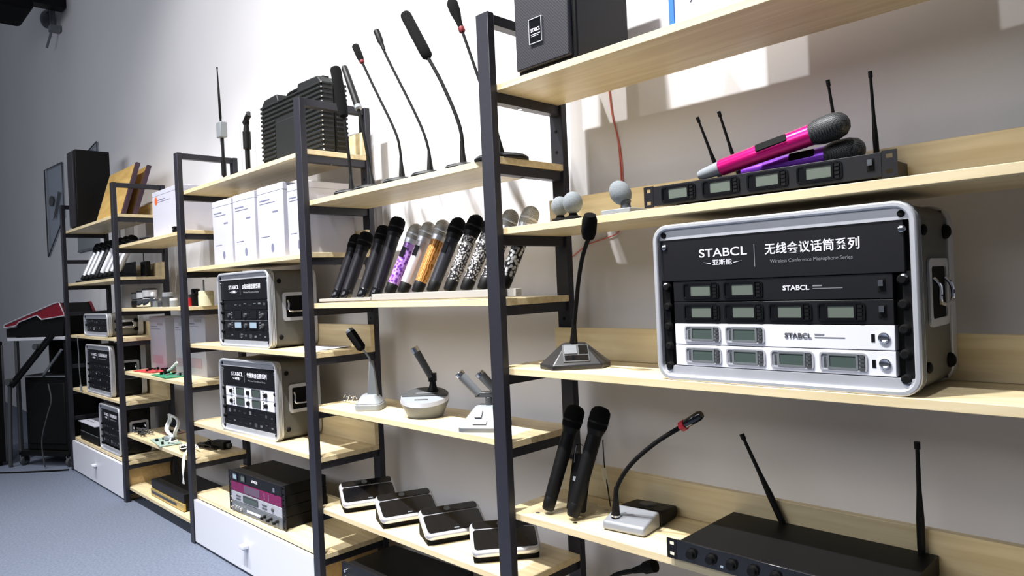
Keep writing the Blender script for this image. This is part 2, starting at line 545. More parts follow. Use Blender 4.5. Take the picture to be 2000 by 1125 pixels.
def antenna(parent, p0, p1, r=.0055):
    p0 = Vector(p0); p1 = Vector(p1); L = (p1 - p0).length
    return put('antenna', MB().lathe(p0, p1 - p0, [(0, .004), (.004, r), (L * .3, r), (L * .55, r * .62), (L * .93, r * .5), (L * .935, r * .75), (L, r * .75)], BLACK, 12), parent)


def butterfly(parent, X, y0, y1, z0, z1):
    """recessed case handle on the right end panel (faces +x at X)"""
    p = put('side_handle', MB().ring(rrect(y0, y1, z0, z1, .012, 4), rrect(y0 + .014, y1 - .014, z0 + .014, z1 - .014, .006, 4), X, X + .004, ALU, 'yz')
            .box(X + .0003, X + .0012, y0 + .01, y1 - .01, z0 + .01, z1 - .01, BLACKM), parent)
    zc = (z0 + z1) / 2
    put('grip', MB().tube([(X + .004, y0 + .022, zc + .025), (X + .014, y0 + .022, zc + .01), (X + .014, y0 + .024, zc - .018), (X + .014, y1 - .024, zc - .018), (X + .014, y1 - .022, zc + .01), (X + .004, y1 - .022, zc + .025)], .0035, CHROME, 8, 3), p)
    return p


def road_case(label, loc, rz, w, h, d, units, title, sub, group='aluminium rack road cases', cat='road case', body=SIDE):
    t = thing('road_case', label, cat, loc, rz, group)
    R_ = .034
    put('shell', MB().ring(rrect(.004, w - .004, .004, h - .004, R_ - .004), rrect(.012, w - .012, .012, h - .012, R_ - .01), .03, d - .03, body)
        .box(.01, w - .01, d - .034, d - .03, .01, h - .01, body), t)
    put('front_rim', MB().ring(rrect(0, w, 0, h, R_), rrect(.011, w - .011, .011, h - .011, R_ - .009), 0, .03, ALU), t, .003)
    put('back_rim', MB().ring(rrect(0, w, 0, h, R_), rrect(.011, w - .011, .011, h - .011, R_ - .009), d - .03, d, ALU), t, .002)
    gr = MB()
    for yy in (.009, .015, .021):
        gr.ring(rrect(-.0006, w + .0006, -.0006 + .001, h + .0006, R_), rrect(.002, w - .002, .002, h - .002, R_ - .002), yy, yy + .0022, GREYP)
    put('rim_groove', gr, t)
    each('inner_strip', [MB().box(.011, w - .011, .008, .020, h - .032, h - .011, ALU), MB().box(.011, w - .011, .008, .020, .011, .030, ALU)], t)
    put('recess', MB().box(.012, w - .012, .03, .034, .02, h - .02, BLACKM).box(.0115, .03, .014, .03, .03, h - .118, BLACK).box(w - .028, w - .0115, .014, .03, .03, h - .118, BLACK), t)
    sc = []
    for X in (.024, w - .024):
        for z in (.022, .118 if h < .2 else h - .128, h - .047, h - .022):
            sc.append(MB().lathe((X, .0085, z), (0, -1, 0), [(0, .0065), (.002, .006), (.0035, .003), (.003, 0)], CHROME if z != h - .022 else BLACKM, 12))
    each('screw', sc, t)
    zt = h - .031
    z = zt
    px0, px1 = .040, w - .042
    for u in units:
        kind, nu = u[0], u[1]
        z0 = z - nu * .0445
        if kind == 'blank':
            p = put('title_panel', MB().box(.018, w - .022, .010, .02, z0, z, PANEL), t, .001)
            k = (w - .04) / .47
            text(p, 'STABCL', (.105 * k, .0095, z - .035), .0235, WTEXT, .104 * k, .008)
            text(p, '亚斯能', (.135 * k, .0095, z - .055), .0125, WTEXT, .042 * k, .008)
            put('lettering', MB().prism([(.115 * k, z - .053), (.131 * k, z - .0555), (.131 * k, z - .057)], .0088, .0105, WTEXT).prism([(.199 * k, z - .053), (.181 * k, z - .0555), (.181 * k, z - .057)], .0088, .0105, WTEXT)
                .box(.2245 * k, .2260 * k, .0088, .0105, z - .067, z - .023, GTEXT), p)
            text(p, title, (.246 * k, .0095, z - .036), .0225, WTEXT, .172 * k, .014)
            text(p, sub, (.256 * k, .0095, z - .0585), .0095, GTEXT, .150 * k, .0)
        elif kind in ('black', 'white'):
            rx_panel(t, px0, px1, .012, z0, z, PANEL if kind == 'black' else WHITE, kind, u[2], logo=u[2] < 4)
        elif kind == 'quad':
            light = u[2]
            p = put('receiver', MB().box(px0, px1, .012, .032, z0 + .001, z - .001, WHITE if light else PANEL).box(px0, px1, .0112, .012, (z0 + z) / 2 - .0008, (z0 + z) / 2 + .0008, GREYP), t, .001)
            for a in range(2):
                zz = z0 + .012 + a * .0445
                for q in range(2):
                    display(p, px0 + .105 + q * .142, .011, zz, .064, .026, LCDD if light else (LCDB if u[3] and a == 0 else BLACKG), DGREY if light else BLACKG)
                kn = []
                for fx in (.055, .21, .365):
                    kn.append(MB().lathe((px0 + fx, .012, zz + .010), (0, -1, 0), [(0, .010), (.008, .009), (.008, 0)], BLACK if light else DGREY, 14))
                each('knob', kn, p)
                each('button', [MB().cyl((px0 + fx, .012, zz + kk * .011), (px0 + fx, .0095, zz + kk * .011), .0035, DGREY if light else GREYP, seg=8) for fx in (.078, .340) for kk in range(3)], p)
        elif kind == 'plain':
            p = put('receiver', MB().box(px0, px1, .012, .03, z0 + .001, z - .001, PANEL), t, .001)
            bt = []
            rnd = random.Random(int(z0 * 1e4))
            for kk in range(9):
                fx = px0 + .02 + kk * (px1 - px0 - .05) / 8
                bt.append(MB().box(fx, fx + .012 + .012 * rnd.random(), .0112, .012, z0 + .012 + .018 * rnd.random(), z0 + .016 + .018 * rnd.random(), GREYP if rnd.random() < .5 else DGREY))
            each('button', bt, p)
            if u[2]:
                put('badge', MB().lathe((px0 + .16, .012, z0 + .022), (0, -1, 0), [(0, .011), (.003, .0105), (.003, 0)], CHROME, 18, 1.0), p)
        z = z0
    ks = []
    zz = zt - .089
    for i in range(5 if h > .2 else 1):
        for X in (.026, w - .026):
            ks.append(MB().lathe((X, .014, zz - .012 - i * .042 if h > .2 else h * .5), (0, -1, 0), [(0, .009), (.006, .009), (.010, .006), (.010, 0)], BLACKM, 12))
    each('thumb_screw', ks, t)
    butterfly(t, w - .0035, d * .28, d * .80, h * .34, h * .70)
    cs = []
    for z in (.045, h - .05):
        cs.append(MB().ball((w - .002, d - .045, z), .014, BLACKM, (1, 0, 0), .7, 12, 6))
        cs.append(MB().ball((w - .002, .05, z), .010, BLACKM, (1, 0, 0), .5, 12, 6))
    each('corner_stud', cs, t)
    return t


road_case('largest silver rimmed road case with two black and two white receivers', (.502, .026, .967), 0, .511, .329, .225,
          [('blank', 2), ('black', 1, 2), ('black', 1, 4), ('white', 1, 2), ('white', 1, 4)], '无线会议话筒系列', 'Wireless Conference Microphone Series')
road_case('silver rimmed road case with all black panels and two pale screens', (-1.826, .026, .967), .02, .485, .325, .218,
          [('blank', 2), ('plain', 1, False), ('quad', 2, False, True), ('plain', 1, True)], 'U段无线话筒系列', 'Wireless Microphone Series')
road_case('silver rimmed road case with white four screen panel, below the all black one', (-1.848, .026, .587), .045, .51, .325, .204,
          [('blank', 2), ('quad', 2, True, False), ('plain', 1, False), ('plain', 1, False)], '专业舞台话筒系列', 'Wireless Microphone Series')
road_case('tall black road case at the far end, on the shelf below the small silver case', (-4.09, .028, .587), .0, .56, .325, .21,
          [('blank', 2), ('plain', 1, False), ('plain', 1, True), ('plain', 1, False), ('plain', 1, False)], '无线话筒系列', 'Wireless Microphone Series', body=BLACK)
road_case('small silver two unit road case on the far end shelf above the black road case', (-4.10, .028, .967), .0, .55, .150, .21,
          [('plain', 1, False), ('plain', 1, True)], '', '')
road_case('black road case standing on the far white drawer', (-3.83, .028, .235), .0, .43, .30, .21,
          [('blank', 2), ('plain', 1, False), ('plain', 1, False), ('plain', 1, False)], '无线话筒系列', 'Wireless Microphone Series', body=BLACK)


def rack_box(t, w, h, d, body=BLACK):
    return put('housing', MB().box(0, w, .012, d, 0, h, body), t, .0015)


# four-channel receiver with antennas (upper near shelf)
t = thing('wireless_receiver', 'black four screen receiver with four antennas under the pink microphone', 'receiver', (.476, .046, 1.334), .0, 'loose rack receivers')
put('housing', MB().box(.036, .467, .006, .20, .0065, .0495, PANEL), t, .001)
each('rubber_foot', [MB().cyl((x, y, 0), (x, y, .0068), .010, BLACKM) for x in (.07, .43) for y in (.03, .17)], t)
rx_panel(t, .020, .483, .0, .006, .050, PANEL, 'black', 4, .098, .040, False, 'front_panel')
rack_ear(t, -.004, .020, 0, .005, .051); rack_ear(t, .483, .507, 0, .005, .051)
for a, b in (((.09, .185, .05), (.035, .174, .222)), ((.135, .185, .05), (.090, .174, .224)), ((.352, .185, .05), (.334, .174, .238)), ((.418, .185, .05), (.415, .174, .236))):
    put('antenna_socket', MB().cyl((a[0], a[1], .047), (a[0], a[1], .055), .007, CHROME, seg=12), t)
    antenna(t, a, b)

# receiver with two antennas (lower near shelf)
t = thing('wireless_receiver', 'large black receiver with two upright antennas and no screens, lower right', 'receiver', (.515, .012, .587), 0, 'loose rack receivers')
put('housing', MB().box(.028, .452, .004, .240, .0045, .043, BLACK), t, .001)
each('rubber_foot', [MB().cyl((x, y, 0), (x, y, .005), .010, BLACKM) for x in (.07, .41) for y in (.04, .22)], t)
fp = put('front_panel', MB().box(.024, .459, 0, .006, .003, .0445, BLACKG), t, .001)
each('knob', [MB().lathe((.06 + i * .045, 0, .024), (0, -1, 0), [(0, .010), (.003, .0115), (.004, .009), (.012, .008), (.012, 0)], BLACK, 16) for i in range(8)], fp)
each('indicator', [MB().box(x, x + .006, -.001, 0, .012, .016, LCDB) for x in (.125, .35)], fp)
rack_ear(t, 0, .024, 0, .003, .0445); rack_ear(t, .459, .483, 0, .003, .0445)
each('antenna_socket', [MB().cyl((.149, .231, .043), (.149, .231, .05), .007, BLACK, seg=12), MB().cyl((.425, .231, .043), (.425, .231, .05), .007, BLACK, seg=12)], t)
antenna(t, (.149, .231, .047), (.061, .231, .231), .0075)
antenna(t, (.425, .231, .047), (.425, .231, .259), .0075)

# receiver stack on the near drawer (four units)
SX, SY = -1.80, .028
zz = .236
for i, (hh, lab) in enumerate(((.048, 'silver black rack amplifier with knobs, lowest of the stack on the near drawer'),
                               (.043, 'white fronted rack receiver with one wide screen, in the stack on the near drawer'),
                               (.043, 'maroon fronted rack receiver in the stack on the near drawer'),
                               (.046, 'black rack receiver with two small screens, topmost of the stack on the near drawer'))):
    t = thing('rack_receiver', lab, 'receiver', (SX, SY, zz), .035, 'receivers stacked on the near drawer')
    w = .50
    put('housing', MB().box(.024, w - .024, .010, .205, .001, hh - .001, BLACK), t, .001)
    face = (GREYP, SILV, MAGP, PANEL)[i]
    fp = put('front_panel', MB().box(.026, w - .026, 0, .010, .001, hh - .001, face), t, .001)
    rack_ear(t, 0, .026, .002, .001, hh - .001); rack_ear(t, w - .026, w, .002, .001, hh - .001)
    if i == 0:
        kp = [(0, .007), (.010, .006), (.010, 0)]
        each('knob', [MB().lathe((.31 + k * .026, 0, .018 + .012 * (k % 2)), (0, -1, 0), kp, BLACK, 12) for k in range(6)] + [MB().lathe((.05 + k * .024, 0, .022), (0, -1, 0), kp, CHROME, 12) for k in range(4)], fp)
        put('light_strip', MB().box(.17, .29, -.001, 0, .016, .026, WHITE), fp)
    elif i == 1:
        display(fp, .145, -.0005, .011, .125, .022, LCDD, DGREY)
        each('button', [MB().box(x, x + .04, -.002, 0, z, z + .005, DGREY) for x in (.075, .31) for z in (.011, .024)], fp)
        put('power_button', MB().lathe((.40, 0, .021), (0, -1, 0), [(0, .009), (.004, .008), (.004, 0)], DGREY, 14), fp)
    elif i == 2:
        put('window', MB().box(.15, .29, -.001, 0, .006, .038, mat('grey_purple_window', (96, 78, 96), .2)), fp)
        put('marking', MB().box(.33, .332, -.0008, 0, .008, .034, CARDR).box(.365, .367, -.0008, 0, .008, .034, CARDR), fp)
    else:
        display(fp, .05, -.0005, .012, .036, .022, LCDB, BLACKG); display(fp, .125, -.0005, .012, .036, .022, LCD, BLACKG)
        text(fp, 'STABCL', (.225, -.001, .024), .014, WTEXT, .05, .02)
        put('power_switch', MB().box(.415, .43, -.005, 0, .012, .03, CHROME), fp)
    zz += hh

# receiver on the lowest shelf of the speakerphone bay
t = thing('rack_receiver', 'black rack receiver with pale blue screen below the speakerphone pads, bottom edge', 'receiver', (-.875, .04, .088), .05, 'loose rack receivers')
put('housing', MB().box(.02, .45, .012, .22, .0, .135, BLACK), t, .002)
fp = put('front_panel', MB().box(0, .47, 0, .012, .0, .137, PANEL), t, .0015)
display(fp, .085, -.0005, .05, .10, .05, LCDB, BLACKG)
kp = [(0, .007), (.010, .006), (.010, 0)]
each('knob', [MB().lathe((.022 + .012 * (k % 2), 0, .03 + k * .028), (0, -1, 0), kp, CHROME, 12) for k in range(4)] + [MB().lathe((.058, 0, .09), (0, -1, 0), kp, CHROME, 12)], fp)

# ------------------------------------------------------------------ loudspeakers
def loudspeaker(label, loc, w, h, d, badge):
    t = thing('loudspeaker', label, 'speaker', loc, 0, 'box loudspeakers')
    put('cabinet', MB().box(0, w, .014, d, 0, h, BLACK), t, .006, seg=3)
    g = put('grille', MB().box(.006, w - .012, 0, .016, .012, h - .01, GRILLE), t, .004, label='woven black cloth grille')
    if badge:
        b = put('badge', MB().ring(rrect(w * .30, w * .30 + .043, .066, .066 + .062, .001, 1), rrect(w * .30 + .0018, w * .30 + .0412, .0678, .1262, .001, 1), -.005, .001, SILV)
                .box(w * .30 + .001, w * .30 + .042, -.003, .001, .067, .127, BLACKG), g)
        text(b, 'STABCL', (w * .30 + .006, -.0036, .099), .012, WTEXT, .031, .02)
        put('lettering', MB().box(w * .30 + .006, w * .30 + .037, -.0038, -.0028, .088, .0895, WTEXT).box(w * .30 + .006, w * .30 + .031, -.0038, -.0028, .084, .0852, WTEXT), b)
    return t


loudspeaker('large black grille loudspeaker with square badge on the top near shelf', (.113, .024, 1.71), .195, .36, .225, True)
loudspeaker('tall plain black loudspeaker at the far end of the shelf row', (-4.33, .024, 1.71), .16, .545, .23, False)

# plywood boards
for i, (yb, yt, x0, x1, ztop) in enumerate(((.085, .185, -3.93, -3.36, 2.045), (.145, .243, -3.90, -3.34, 2.03))):
    t = thing('plywood_board', ('front plywood display board with dark edge, leaning beside the tall speaker', 'rear plywood display board leaning behind another board beside the tall speaker')[i],
              'board', (x0, yb, 1.711), 0, 'leaning plywood boards')
    a = math.atan2(yt - yb, ztop - 1.71)
    M = Matrix.Rotation(-a, 4, 'X')
    L = math.hypot(yt - yb, ztop - 1.71)
    put('face', MB().box(0, x1 - x0 - .03, .0, .018, 0.001, L, CARDB, M), t)
    put('edge_strip', MB().box(x1 - x0 - .03, x1 - x0, -.002, .020, 0.001, L + .006, PLUM, M), t)

# white box with blue edge on the top near shelf
t = thing('display_box', 'white box with blue corner edge, beside the big grille speaker', 'box', (.566, .03, 1.71), 0)
put('carton', MB().box(.012, .50, 0, .2, 0, .26, CARD), t, .001)
put('edge_strip', MB().box(0, .012, -.002, .2, 0, .26, BLUE), t)
each('print', [MB().tube([(.05, -.0005, .035), (.07, -.0005, .05), (.09, -.0005, .028)], .0008, CARDP, 6), MB().tube([(.11, -.0005, .05), (.13, -.0005, .02), (.14, -.0005, .05)], .0008, CARDP, 6)], t)


# ------------------------------------------------------------------ cartons
def carton(label, loc, w, d, h, prn=CARDP, group='white product cartons', logo=True):
    t = thing('carton', label, 'box', loc, 0, group)
    put('box_body', MB().box(0, w, 0, d, 0, h, CARD), t, .002)
    y0, y1 = -.0008, .0005
    b = MB().box(w * .1, w * .5, y0, y1, h * .80, h * .815, prn).box(w * .1, w * .7, y0, y1, h * .76, h * .768, prn)
    if logo:
        put('print', MB().prism(ellipse(w * .55, h * .14, .012, .018, 14), y0, y1, prn), t)
        b.box(w * .6, w * .8, y0, y1, h * .62, h * .64, prn).box(w * .12, w * .45, y0, y1, h * .3, h * .308, prn)
    put('print', b, t)
    put('lid_seam', MB().box(-.0006, w + .0006, -.0006, d * .99, h * .905, h * .909, LGREY), t)
    return t


for x0, w, h, lab in ((-1.885, .205, .288, 'white carton above the road cases, leftmost of its row'),
                      (-1.660, .210, .290, 'white carton above the road cases, second of its row from the left'),
                      (-1.425, .225, .292, 'white carton above the road cases, third of its row from the left'),
                      (-1.165, .150, .272, 'white carton above the road cases, partly behind the ladder frame post')):
    carton(lab, (x0, .045, 1.334), w, .20, h, group='white cartons above the road cases')
for x0, w, h, y, lab in ((-3.235, .27, .318, .175, 'tall white carton with reddish print, behind the red circuit board'),
                         (-2.815, .140, .318, .175, 'tall white carton behind the green circuit board, half hidden by a post'),
                         (-2.655, .29, .345, .172, 'tall white carton with reddish print, right of the ladder frame post')):
    c = carton(lab, (x0, y, .773), w, .09, h, CARDP, 'tall white cartons behind the circuit boards', False)
    put('print', MB().box(w * .12, w * .78, -.0012, .0005, h * .12, h * .27, CARDR), c)
    put('print', MB().box(w * .5, w * .85, -.0012, .0005, h * .835, h * .885, mat('grey_print', (160, 156, 164), .6)), c)
t = carton('white box with orange mark on the shelf beside the plywood boards', (-2.82, .09, 1.522), .40, .17, .262, CARDP, 'white product cartons', False)
put('logo_mark', MB().prism(ellipse(.06, .21, .02, .022), -.0012, .0004, ORANGE), t)
t = thing('cable_clip', 'small black clip lying at the shelf edge in front of white box', 'clip', (-2.36, .03, 1.522))
put('body', MB().box(0, .07, 0, .02, 0, .02, BLACK), t, .003)
put('jaw', MB().box(.02, .05, -.008, .012, .02, .03, BLACKM), t, .002)
for i, (x, l) in enumerate(((-3.16, .11), (-3.02, .13), (-2.93, .08))):
    t = thing('cable_clip', ('short dark strip lying on the shelf right of the plywood boards, nearest them', 'longest dark strip lying on the shelf beside white box', 'dark strip lying close to white box')[i], 'clip', (x, .05, 1.522), .15 * i, 'dark strips beside the white box')
    put('body', MB().prism(rrect(0, l, 0, .035, .01), 0, .014, BLACK, 'xy'), t, .002)
    put('jaw', MB().box(l * .3, l * .6, .008, .026, .014, .022, BLACKM), t, .002)


# ------------------------------------------------------------------ handheld microphones
def orient(o, p0, p1):
    p0 = Vector(p0); d = Vector(p1) - p0
    o.location = p0
    o.rotation_mode = 'QUATERNION'
    z = d.normalized(); y = Vector((-.45, 1, -.55)); y = (y - z * y.dot(z)).normalized()
    o.rotation_quaternion = Matrix((y.cross(z), y, z)).transposed().to_quaternion()
    return d.length


def handheld(label, p0, p1, tube, grille, r=.017, rh=.024, tail=None, group=None, head_round=True, label_plate=False, ring=None):
    """p0 tail end, p1 top of the head"""
    t = thing('handheld_microphone', label, 'microphone', p0, 0, group)
    L = orient(t, p0, p1)
    hb = L - .062
    tl = tail or BLACK
    put('end_cap', MB().lathe((0, 0, 0), (0, 0, 1), [(0, r * .72), (.004, r * .86), (.034, r * .92), (.035, r * .9)], tl), t)
    put('tube_body', MB().lathe((0, 0, .0345), (0, 0, 1), [(0, r * .9), (.02, r * .93), (hb - .075, r), (hb - .045, r * 1.02)], tube), t)
    put('collar', MB().lathe((0, 0, hb - .011), (0, 0, 1), [(0, r * 1.02), (.004, r * 1.08), (.014, rh * .92), (.016, rh * .94)], ring or (BLACK if grille is not MESHS else SILV)), t)
    g = MB()
    if head_round:
        g.lathe((0, 0, hb + .004), (0, 0, 1), [(0, rh * .92), (.012, rh), (.030, rh), (.044, rh * .90), (.052, rh * .66), (.0575, rh * .3), (.058, 0)], grille, 24)
    else:
        g.lathe((0, 0, hb + .004), (0, 0, 1), [(0, rh * .94), (.010, rh * 1.02), (.034, rh * 1.02), (.046, rh * .96), (.054, rh * .70), (.0575, rh * .3), (.058, 0)], grille, 24)
    put('grille', g, t)
    put('grille_ring', MB().lathe((0, 0, hb + .019), (0, 0, 1), [(0, rh * 1.0), (.001, rh * 1.05), (.005, rh * 1.05), (.006, rh * 1.0)], BLACK if grille is not MESHS else SILV), t)
    if label_plate:
        put('label_plate', MB().prism(rrect(-.008, .008, L * .50, L * .64, .002, 2), -r * 1.06, -r * .86, BLACKG), t)
    return t


def clearstand(label, x0, x1, z, zl, lean=(.06, .16, .20)):
    """low acrylic slab with an inclined rest behind"""
    t = thing('microphone_stand', label, 'stand', (x0, 0, z), 0, 'acrylic microphone stands')
    w = x1 - x0
    put('base_plate', MB().box(0, w, .032, .20, 0, .006, ACRY), t, .001)
    put('front_lip', MB().box(0, w, .030, .052, .006, zl, FROST), t, .001)
    y0, y1, h = lean
    a = math.atan2(y1 - y0, h)
    M = Matrix.Translation((0, y0 + .03, .006)) @ Matrix.Rotation(-a, 4, 'X')
    put('back_rest', MB().box(0, w - .10, 0, .004, 0, h * .45, ACRY, M), t, .001)
    return t


clearstand('clear acrylic stand under the four plain black handheld microphones', -.93, -.60, 1.148, .016)
clearstand('long clear acrylic stand under the patterned handheld microphones', -.592, .075, 1.148, .026)
G1 = 'handheld microphones on the acrylic stands'
for i, (xf, xh, zh, lab) in enumerate(((-.872, -.862, 1.392, 'plain black handheld microphone, leftmost in the leaning row'),
                                       (-.812, -.800, 1.397, 'plain black handheld microphone, second from the left in the leaning row'),
                                       (-.702, -.688, 1.410, 'plain black handheld microphone, third from the left in the leaning row'),
                                       (-.622, -.606, 1.432, 'plain black handheld microphone, tallest head, just left of the purple one'))):
    handheld(lab, (xf, .062, 1.1585), (xh, .165, zh), P_BLACK, BFOAM, .0215, .0262, BLACKG, G1, False)
spec = [(-.545, -.503, P_PURPLE, MESHS, 'purple floral handheld microphone with silver head in the leaning row', True),
        (-.472, -.437, P_SILVER, MESHS, 'pearl white handheld microphone with silver head, right of the purple one', True),
        (-.396, -.364, P_ORANGE, MESHS, 'orange bark patterned handheld microphone with silver head', False),
        (-.322, -.290, P_DARK, BFOAM, 'gunmetal handheld microphone with black head, right of the orange one', True),
        (-.240, -.207, P_CHECK, BFOAM, 'checked black and silver handheld microphone, right of the gunmetal one', False),
        (-.166, -.125, P_CHECK, BFOAM, 'checked black and silver handheld microphone, left edge of the ladder post', False),
        (-.092, -.058, P_CHECK, MESHS, 'checked handheld microphone with silver head, behind the ladder post', False),
        (-.012, .022, P_LEAF, MESHS, 'black and white leaf patterned handheld microphone, right of the ladder post', False)]
for xf, xh, tb, gr, lab, lp in spec:
    handheld(lab, (xf, .066, 1.1725), (xh, .168, 1.398), tb, gr, .0205, .0255, BLACK, G1, True, lp)

# far rows of microphones
G2 = 'handheld microphones on the far stand'
t = thing('microphone_stand', 'low black stand under the far row of silver striped microphones', 'stand', (-4.26, 0, 1.334), 0, 'microphone stands')
put('base_plate', MB().box(0, .86, .03, .20, 0, .012, BLACK), t, .002)
put('back_rest', MB().box(0, .86, .16, .166, .012, .10, BLACK), t, .002)
far_labels = ['silver striped microphone at the left end of the far row', 'silver striped microphone, second from the left in the far row', 'silver striped microphone, third from the left in the far row',
              'wide all black microphone in the middle of the far row', 'white bodied microphone in the far row, left of the ladder post', 'silver striped microphone in the far row, just behind the ladder post',
              'silver striped microphone in the far row, second from its right end', 'silver striped microphone at the right end of the far row']
for i in range(8):
    x = -4.20 + i * .106
    tb = P_BLACK if i == 3 else (WHITE if i == 4 else SILV)
    handheld(far_labels[i], (x, .062, 1.347), (x + .03, .172, 1.60), tb, BFOAM, .022, .029, BLACK, G2, False)
t = thing('bodypack_transmitter', 'small black bodypack standing on the far shelf right of the microphone row', 'transmitter', (-3.435, .20, 1.334))
put('case_body', MB().box(0, .10, 0, .03, 0, .10, BLACK), t, .006, seg=3)
put('antenna', MB().cyl((.02, .015, .10), (.02, .015, .16), .003, BLACK, seg=8), t)
put('window', MB().box(.025, .075, -.001, .001, .06, .08, BLACKG), t)

# pink and purple handhelds resting on the receiver
def big_handheld(label, p0, p1, tube, tailm, r, rh):
    t = thing('handheld_microphone', label, 'microphone', p0, 0, 'handheld microphones on the receiver')
    L = orient(t, p0, p1)
    put('tail', MB().lathe((0, 0, 0), (0, 0, 1), [(0, .0001), (.002, r * .42), (.012, r * .55), (.052, r * .74)], tailm), t)
    put('tube_body', MB().lathe((0, 0, .0515), (0, 0, 1), [(0, r * .78), (.003, r * .84), (L - .135, r * .98), (L - .122, r)], tube, 28), t)
    hb = L - .072
    put('grille', MB().lathe((0, 0, hb), (0, 0, 1), [(0, r * .98), (.012, rh * .94), (.022, rh), (.046, rh), (.060, rh * .84), (.068, rh * .5), (.072, 0)], MESHB, 28), t)
    put('display', MB().prism(rrect(-.0075, .0075, L * .44, L * .64, .002, 2), -r * 1.04, -r * .84, BLACKM), t)
    return t


big_handheld('bright pink handheld microphone lying across the receiver', (.588, .080, 1.397), (.893, .098, 1.457), PINK, LGREY, .0205, .0255)
big_handheld('purple handheld microphone lying on the receiver, under the pink one', (.660, .130, 1.3975), (.906, .134, 1.4095), PURP, PURP, .0185, .0245)

# stand with two handhelds and a bodypack
t = thing('microphone_stand', 'clear acrylic stand holding two black microphones beside the red ringed gooseneck', 'stand', (.085, .042, .587), 0, 'acrylic microphone stands')
put('base_plate', MB().box(0, .15, 0, .15, .003, .009, ACRY), t, .001)
put('back_rest', MB().box(0, .15, 0, .005, 0, .24, ACRY, Matrix.Translation((0, .075, .008)) @ Matrix.Rotation(-.30, 4, 'X')), t, .001)
each('stand_foot', [MB().cyl((x, y, 0), (x, y, .003), .006, CHROME, seg=12) for x in (.012, .138) for y in (.012, .138)], t)
handheld('black handheld microphone, left of the pair on the small acrylic stand', (.117, .070, .597), (.168, .145, .862), BLACK, BFOAM, .0185, .0255, BLACK, 'black microphones on the small acrylic stand', False)
handheld('black handheld microphone, right of the pair on the small acrylic stand', (.200, .072, .597), (.252, .145, .866), BLACK, BFOAM, .0185, .0255, BLACK, 'black microphones on the small acrylic stand', False)
t = thing('bodypack_transmitter', 'black bodypack between the two black microphones on the acrylic stand', 'transmitter', (.153, .098, .5985), 0)
t.rotation_euler = (-.26, 0, 0)
put('case_body', MB().box(0, .052, 0, .024, 0, .145, BLACK), t, .006, seg=3)
put('window', MB().box(.014, .026, -.001, .001, .075, .086, LGREY), t)
put('antenna', MB().cyl((.04, .012, .145), (.04, .012, .20), .0025, BLACK, seg=8), t)
put('belt_clip', MB().tube([(.012, -.002, .12), (.012, -.002, .165), (.036, -.002, .165), (.036, -.002, .12)], .0012, CHROME, 6, 2), t)

# ------------------------------------------------------------------ gooseneck microphones
def gooseneck(label, base, pts, heads, baser, group, neck_r=.0042, base_kind='disc', ring=None, name='gooseneck_microphone', boot=True):
    """world-space points; parts share the thing's origin at the base"""
    O_ = Vector(base)
    t = thing(name, label, 'microphone', base, 0, group)
    L = lambda p: Vector(p) - O_
    if base_kind == 'disc':
        put('base', MB().lathe((0, 0, 0), (0, 0, 1), [(0, baser), (.006, baser), (.012, baser * .93), (.018, baser * .55), (.021, baser * .3), (.021, 0)], BLACK, 32), t)
        put('base_trim', MB().lathe((0, 0, .0055), (0, 0, 1), [(0, baser * 1.005), (.002, baser * 1.005), (.0022, baser * .98)], GREYP, 32), t)
    P = [L(p) for p in pts]
    put('gooseneck', MB().tube(P, neck_r, BLACKM, 10), t)
    if boot:
        d = (P[1] - P[0]).normalized()
        put('boot', MB().lathe(P[0] - d * .008, d, [(0, .011), (.012, .0105), (.05, .0065), (.075, neck_r)], BLACK, 14).lathe(P[0] - d * .004, d, [(0, .0116), (.004, .0116)], CHROME, 14), t)
    h0, h1, prof, mt = heads
    h0 = L(h0); h1 = L(h1); HL = (h1 - h0).length
    put('capsule', MB().lathe(h0, h1 - h0, [(a * HL, r) for a, r in prof], mt, 18), t)
    if ring:
        d = (h1 - h0).normalized()
        put('light_ring', MB().lathe(h0 - d * .004, d, [(0, .0065), (.004, ring[0]), (.016, ring[0]), (.018, .006)], ring[1], 18), t, label='red light ring')
    return t


G3 = 'gooseneck microphones on the high shelf'
YB = .085
def P3(x, z, y=YB): return (x, y, z)
THICK = [(0, .007), (.03, .0155), (.2, .018), (.96, .0195), (1, .017), (1.0, 0)]
THIN = [(0, .0055), (.35, .0075), (.42, .010), (.97, .0105), (1, .008), (1, 0)]
gooseneck('shotgun style gooseneck microphone, leftmost on the high shelf, hiding the carry case edge', (-.768, YB, 1.522), [P3(-.768, 1.540), P3(-.775, 1.64), P3(-.797, 1.80)], (P3(-.797, 1.80), P3(-.840, 1.985), THICK, BFOAM), .062, G3, .0055)
gooseneck('gooseneck microphone with white collar, second from the left on the high shelf', (-.640, YB, 1.522), [P3(-.640, 1.540), P3(-.668, 1.680), P3(-.705, 1.815)], (P3(-.703, 1.812), P3(-.782, 1.975), [(0, .008), (.02, .0125), (.5, .0125), (.98, .011), (1, .009), (1, 0)], BLACK), .06, G3, .0055, ring=(.0128, LGREY))
gooseneck('gooseneck microphone with red ring below short head, third from the left on the high shelf', (-.470, YB, 1.522), [P3(-.470, 1.540), P3(-.474, 1.625), P3(-.500, 1.70), P3(-.610, 1.870), P3(-.668, 1.962)], (P3(-.668, 1.962), P3(-.706, 2.028), [(0, .008), (.3, .0115), (.96, .0125), (1, .0105), (1, 0)], BFOAM), .062, G3, ring=(.0088, DRED))
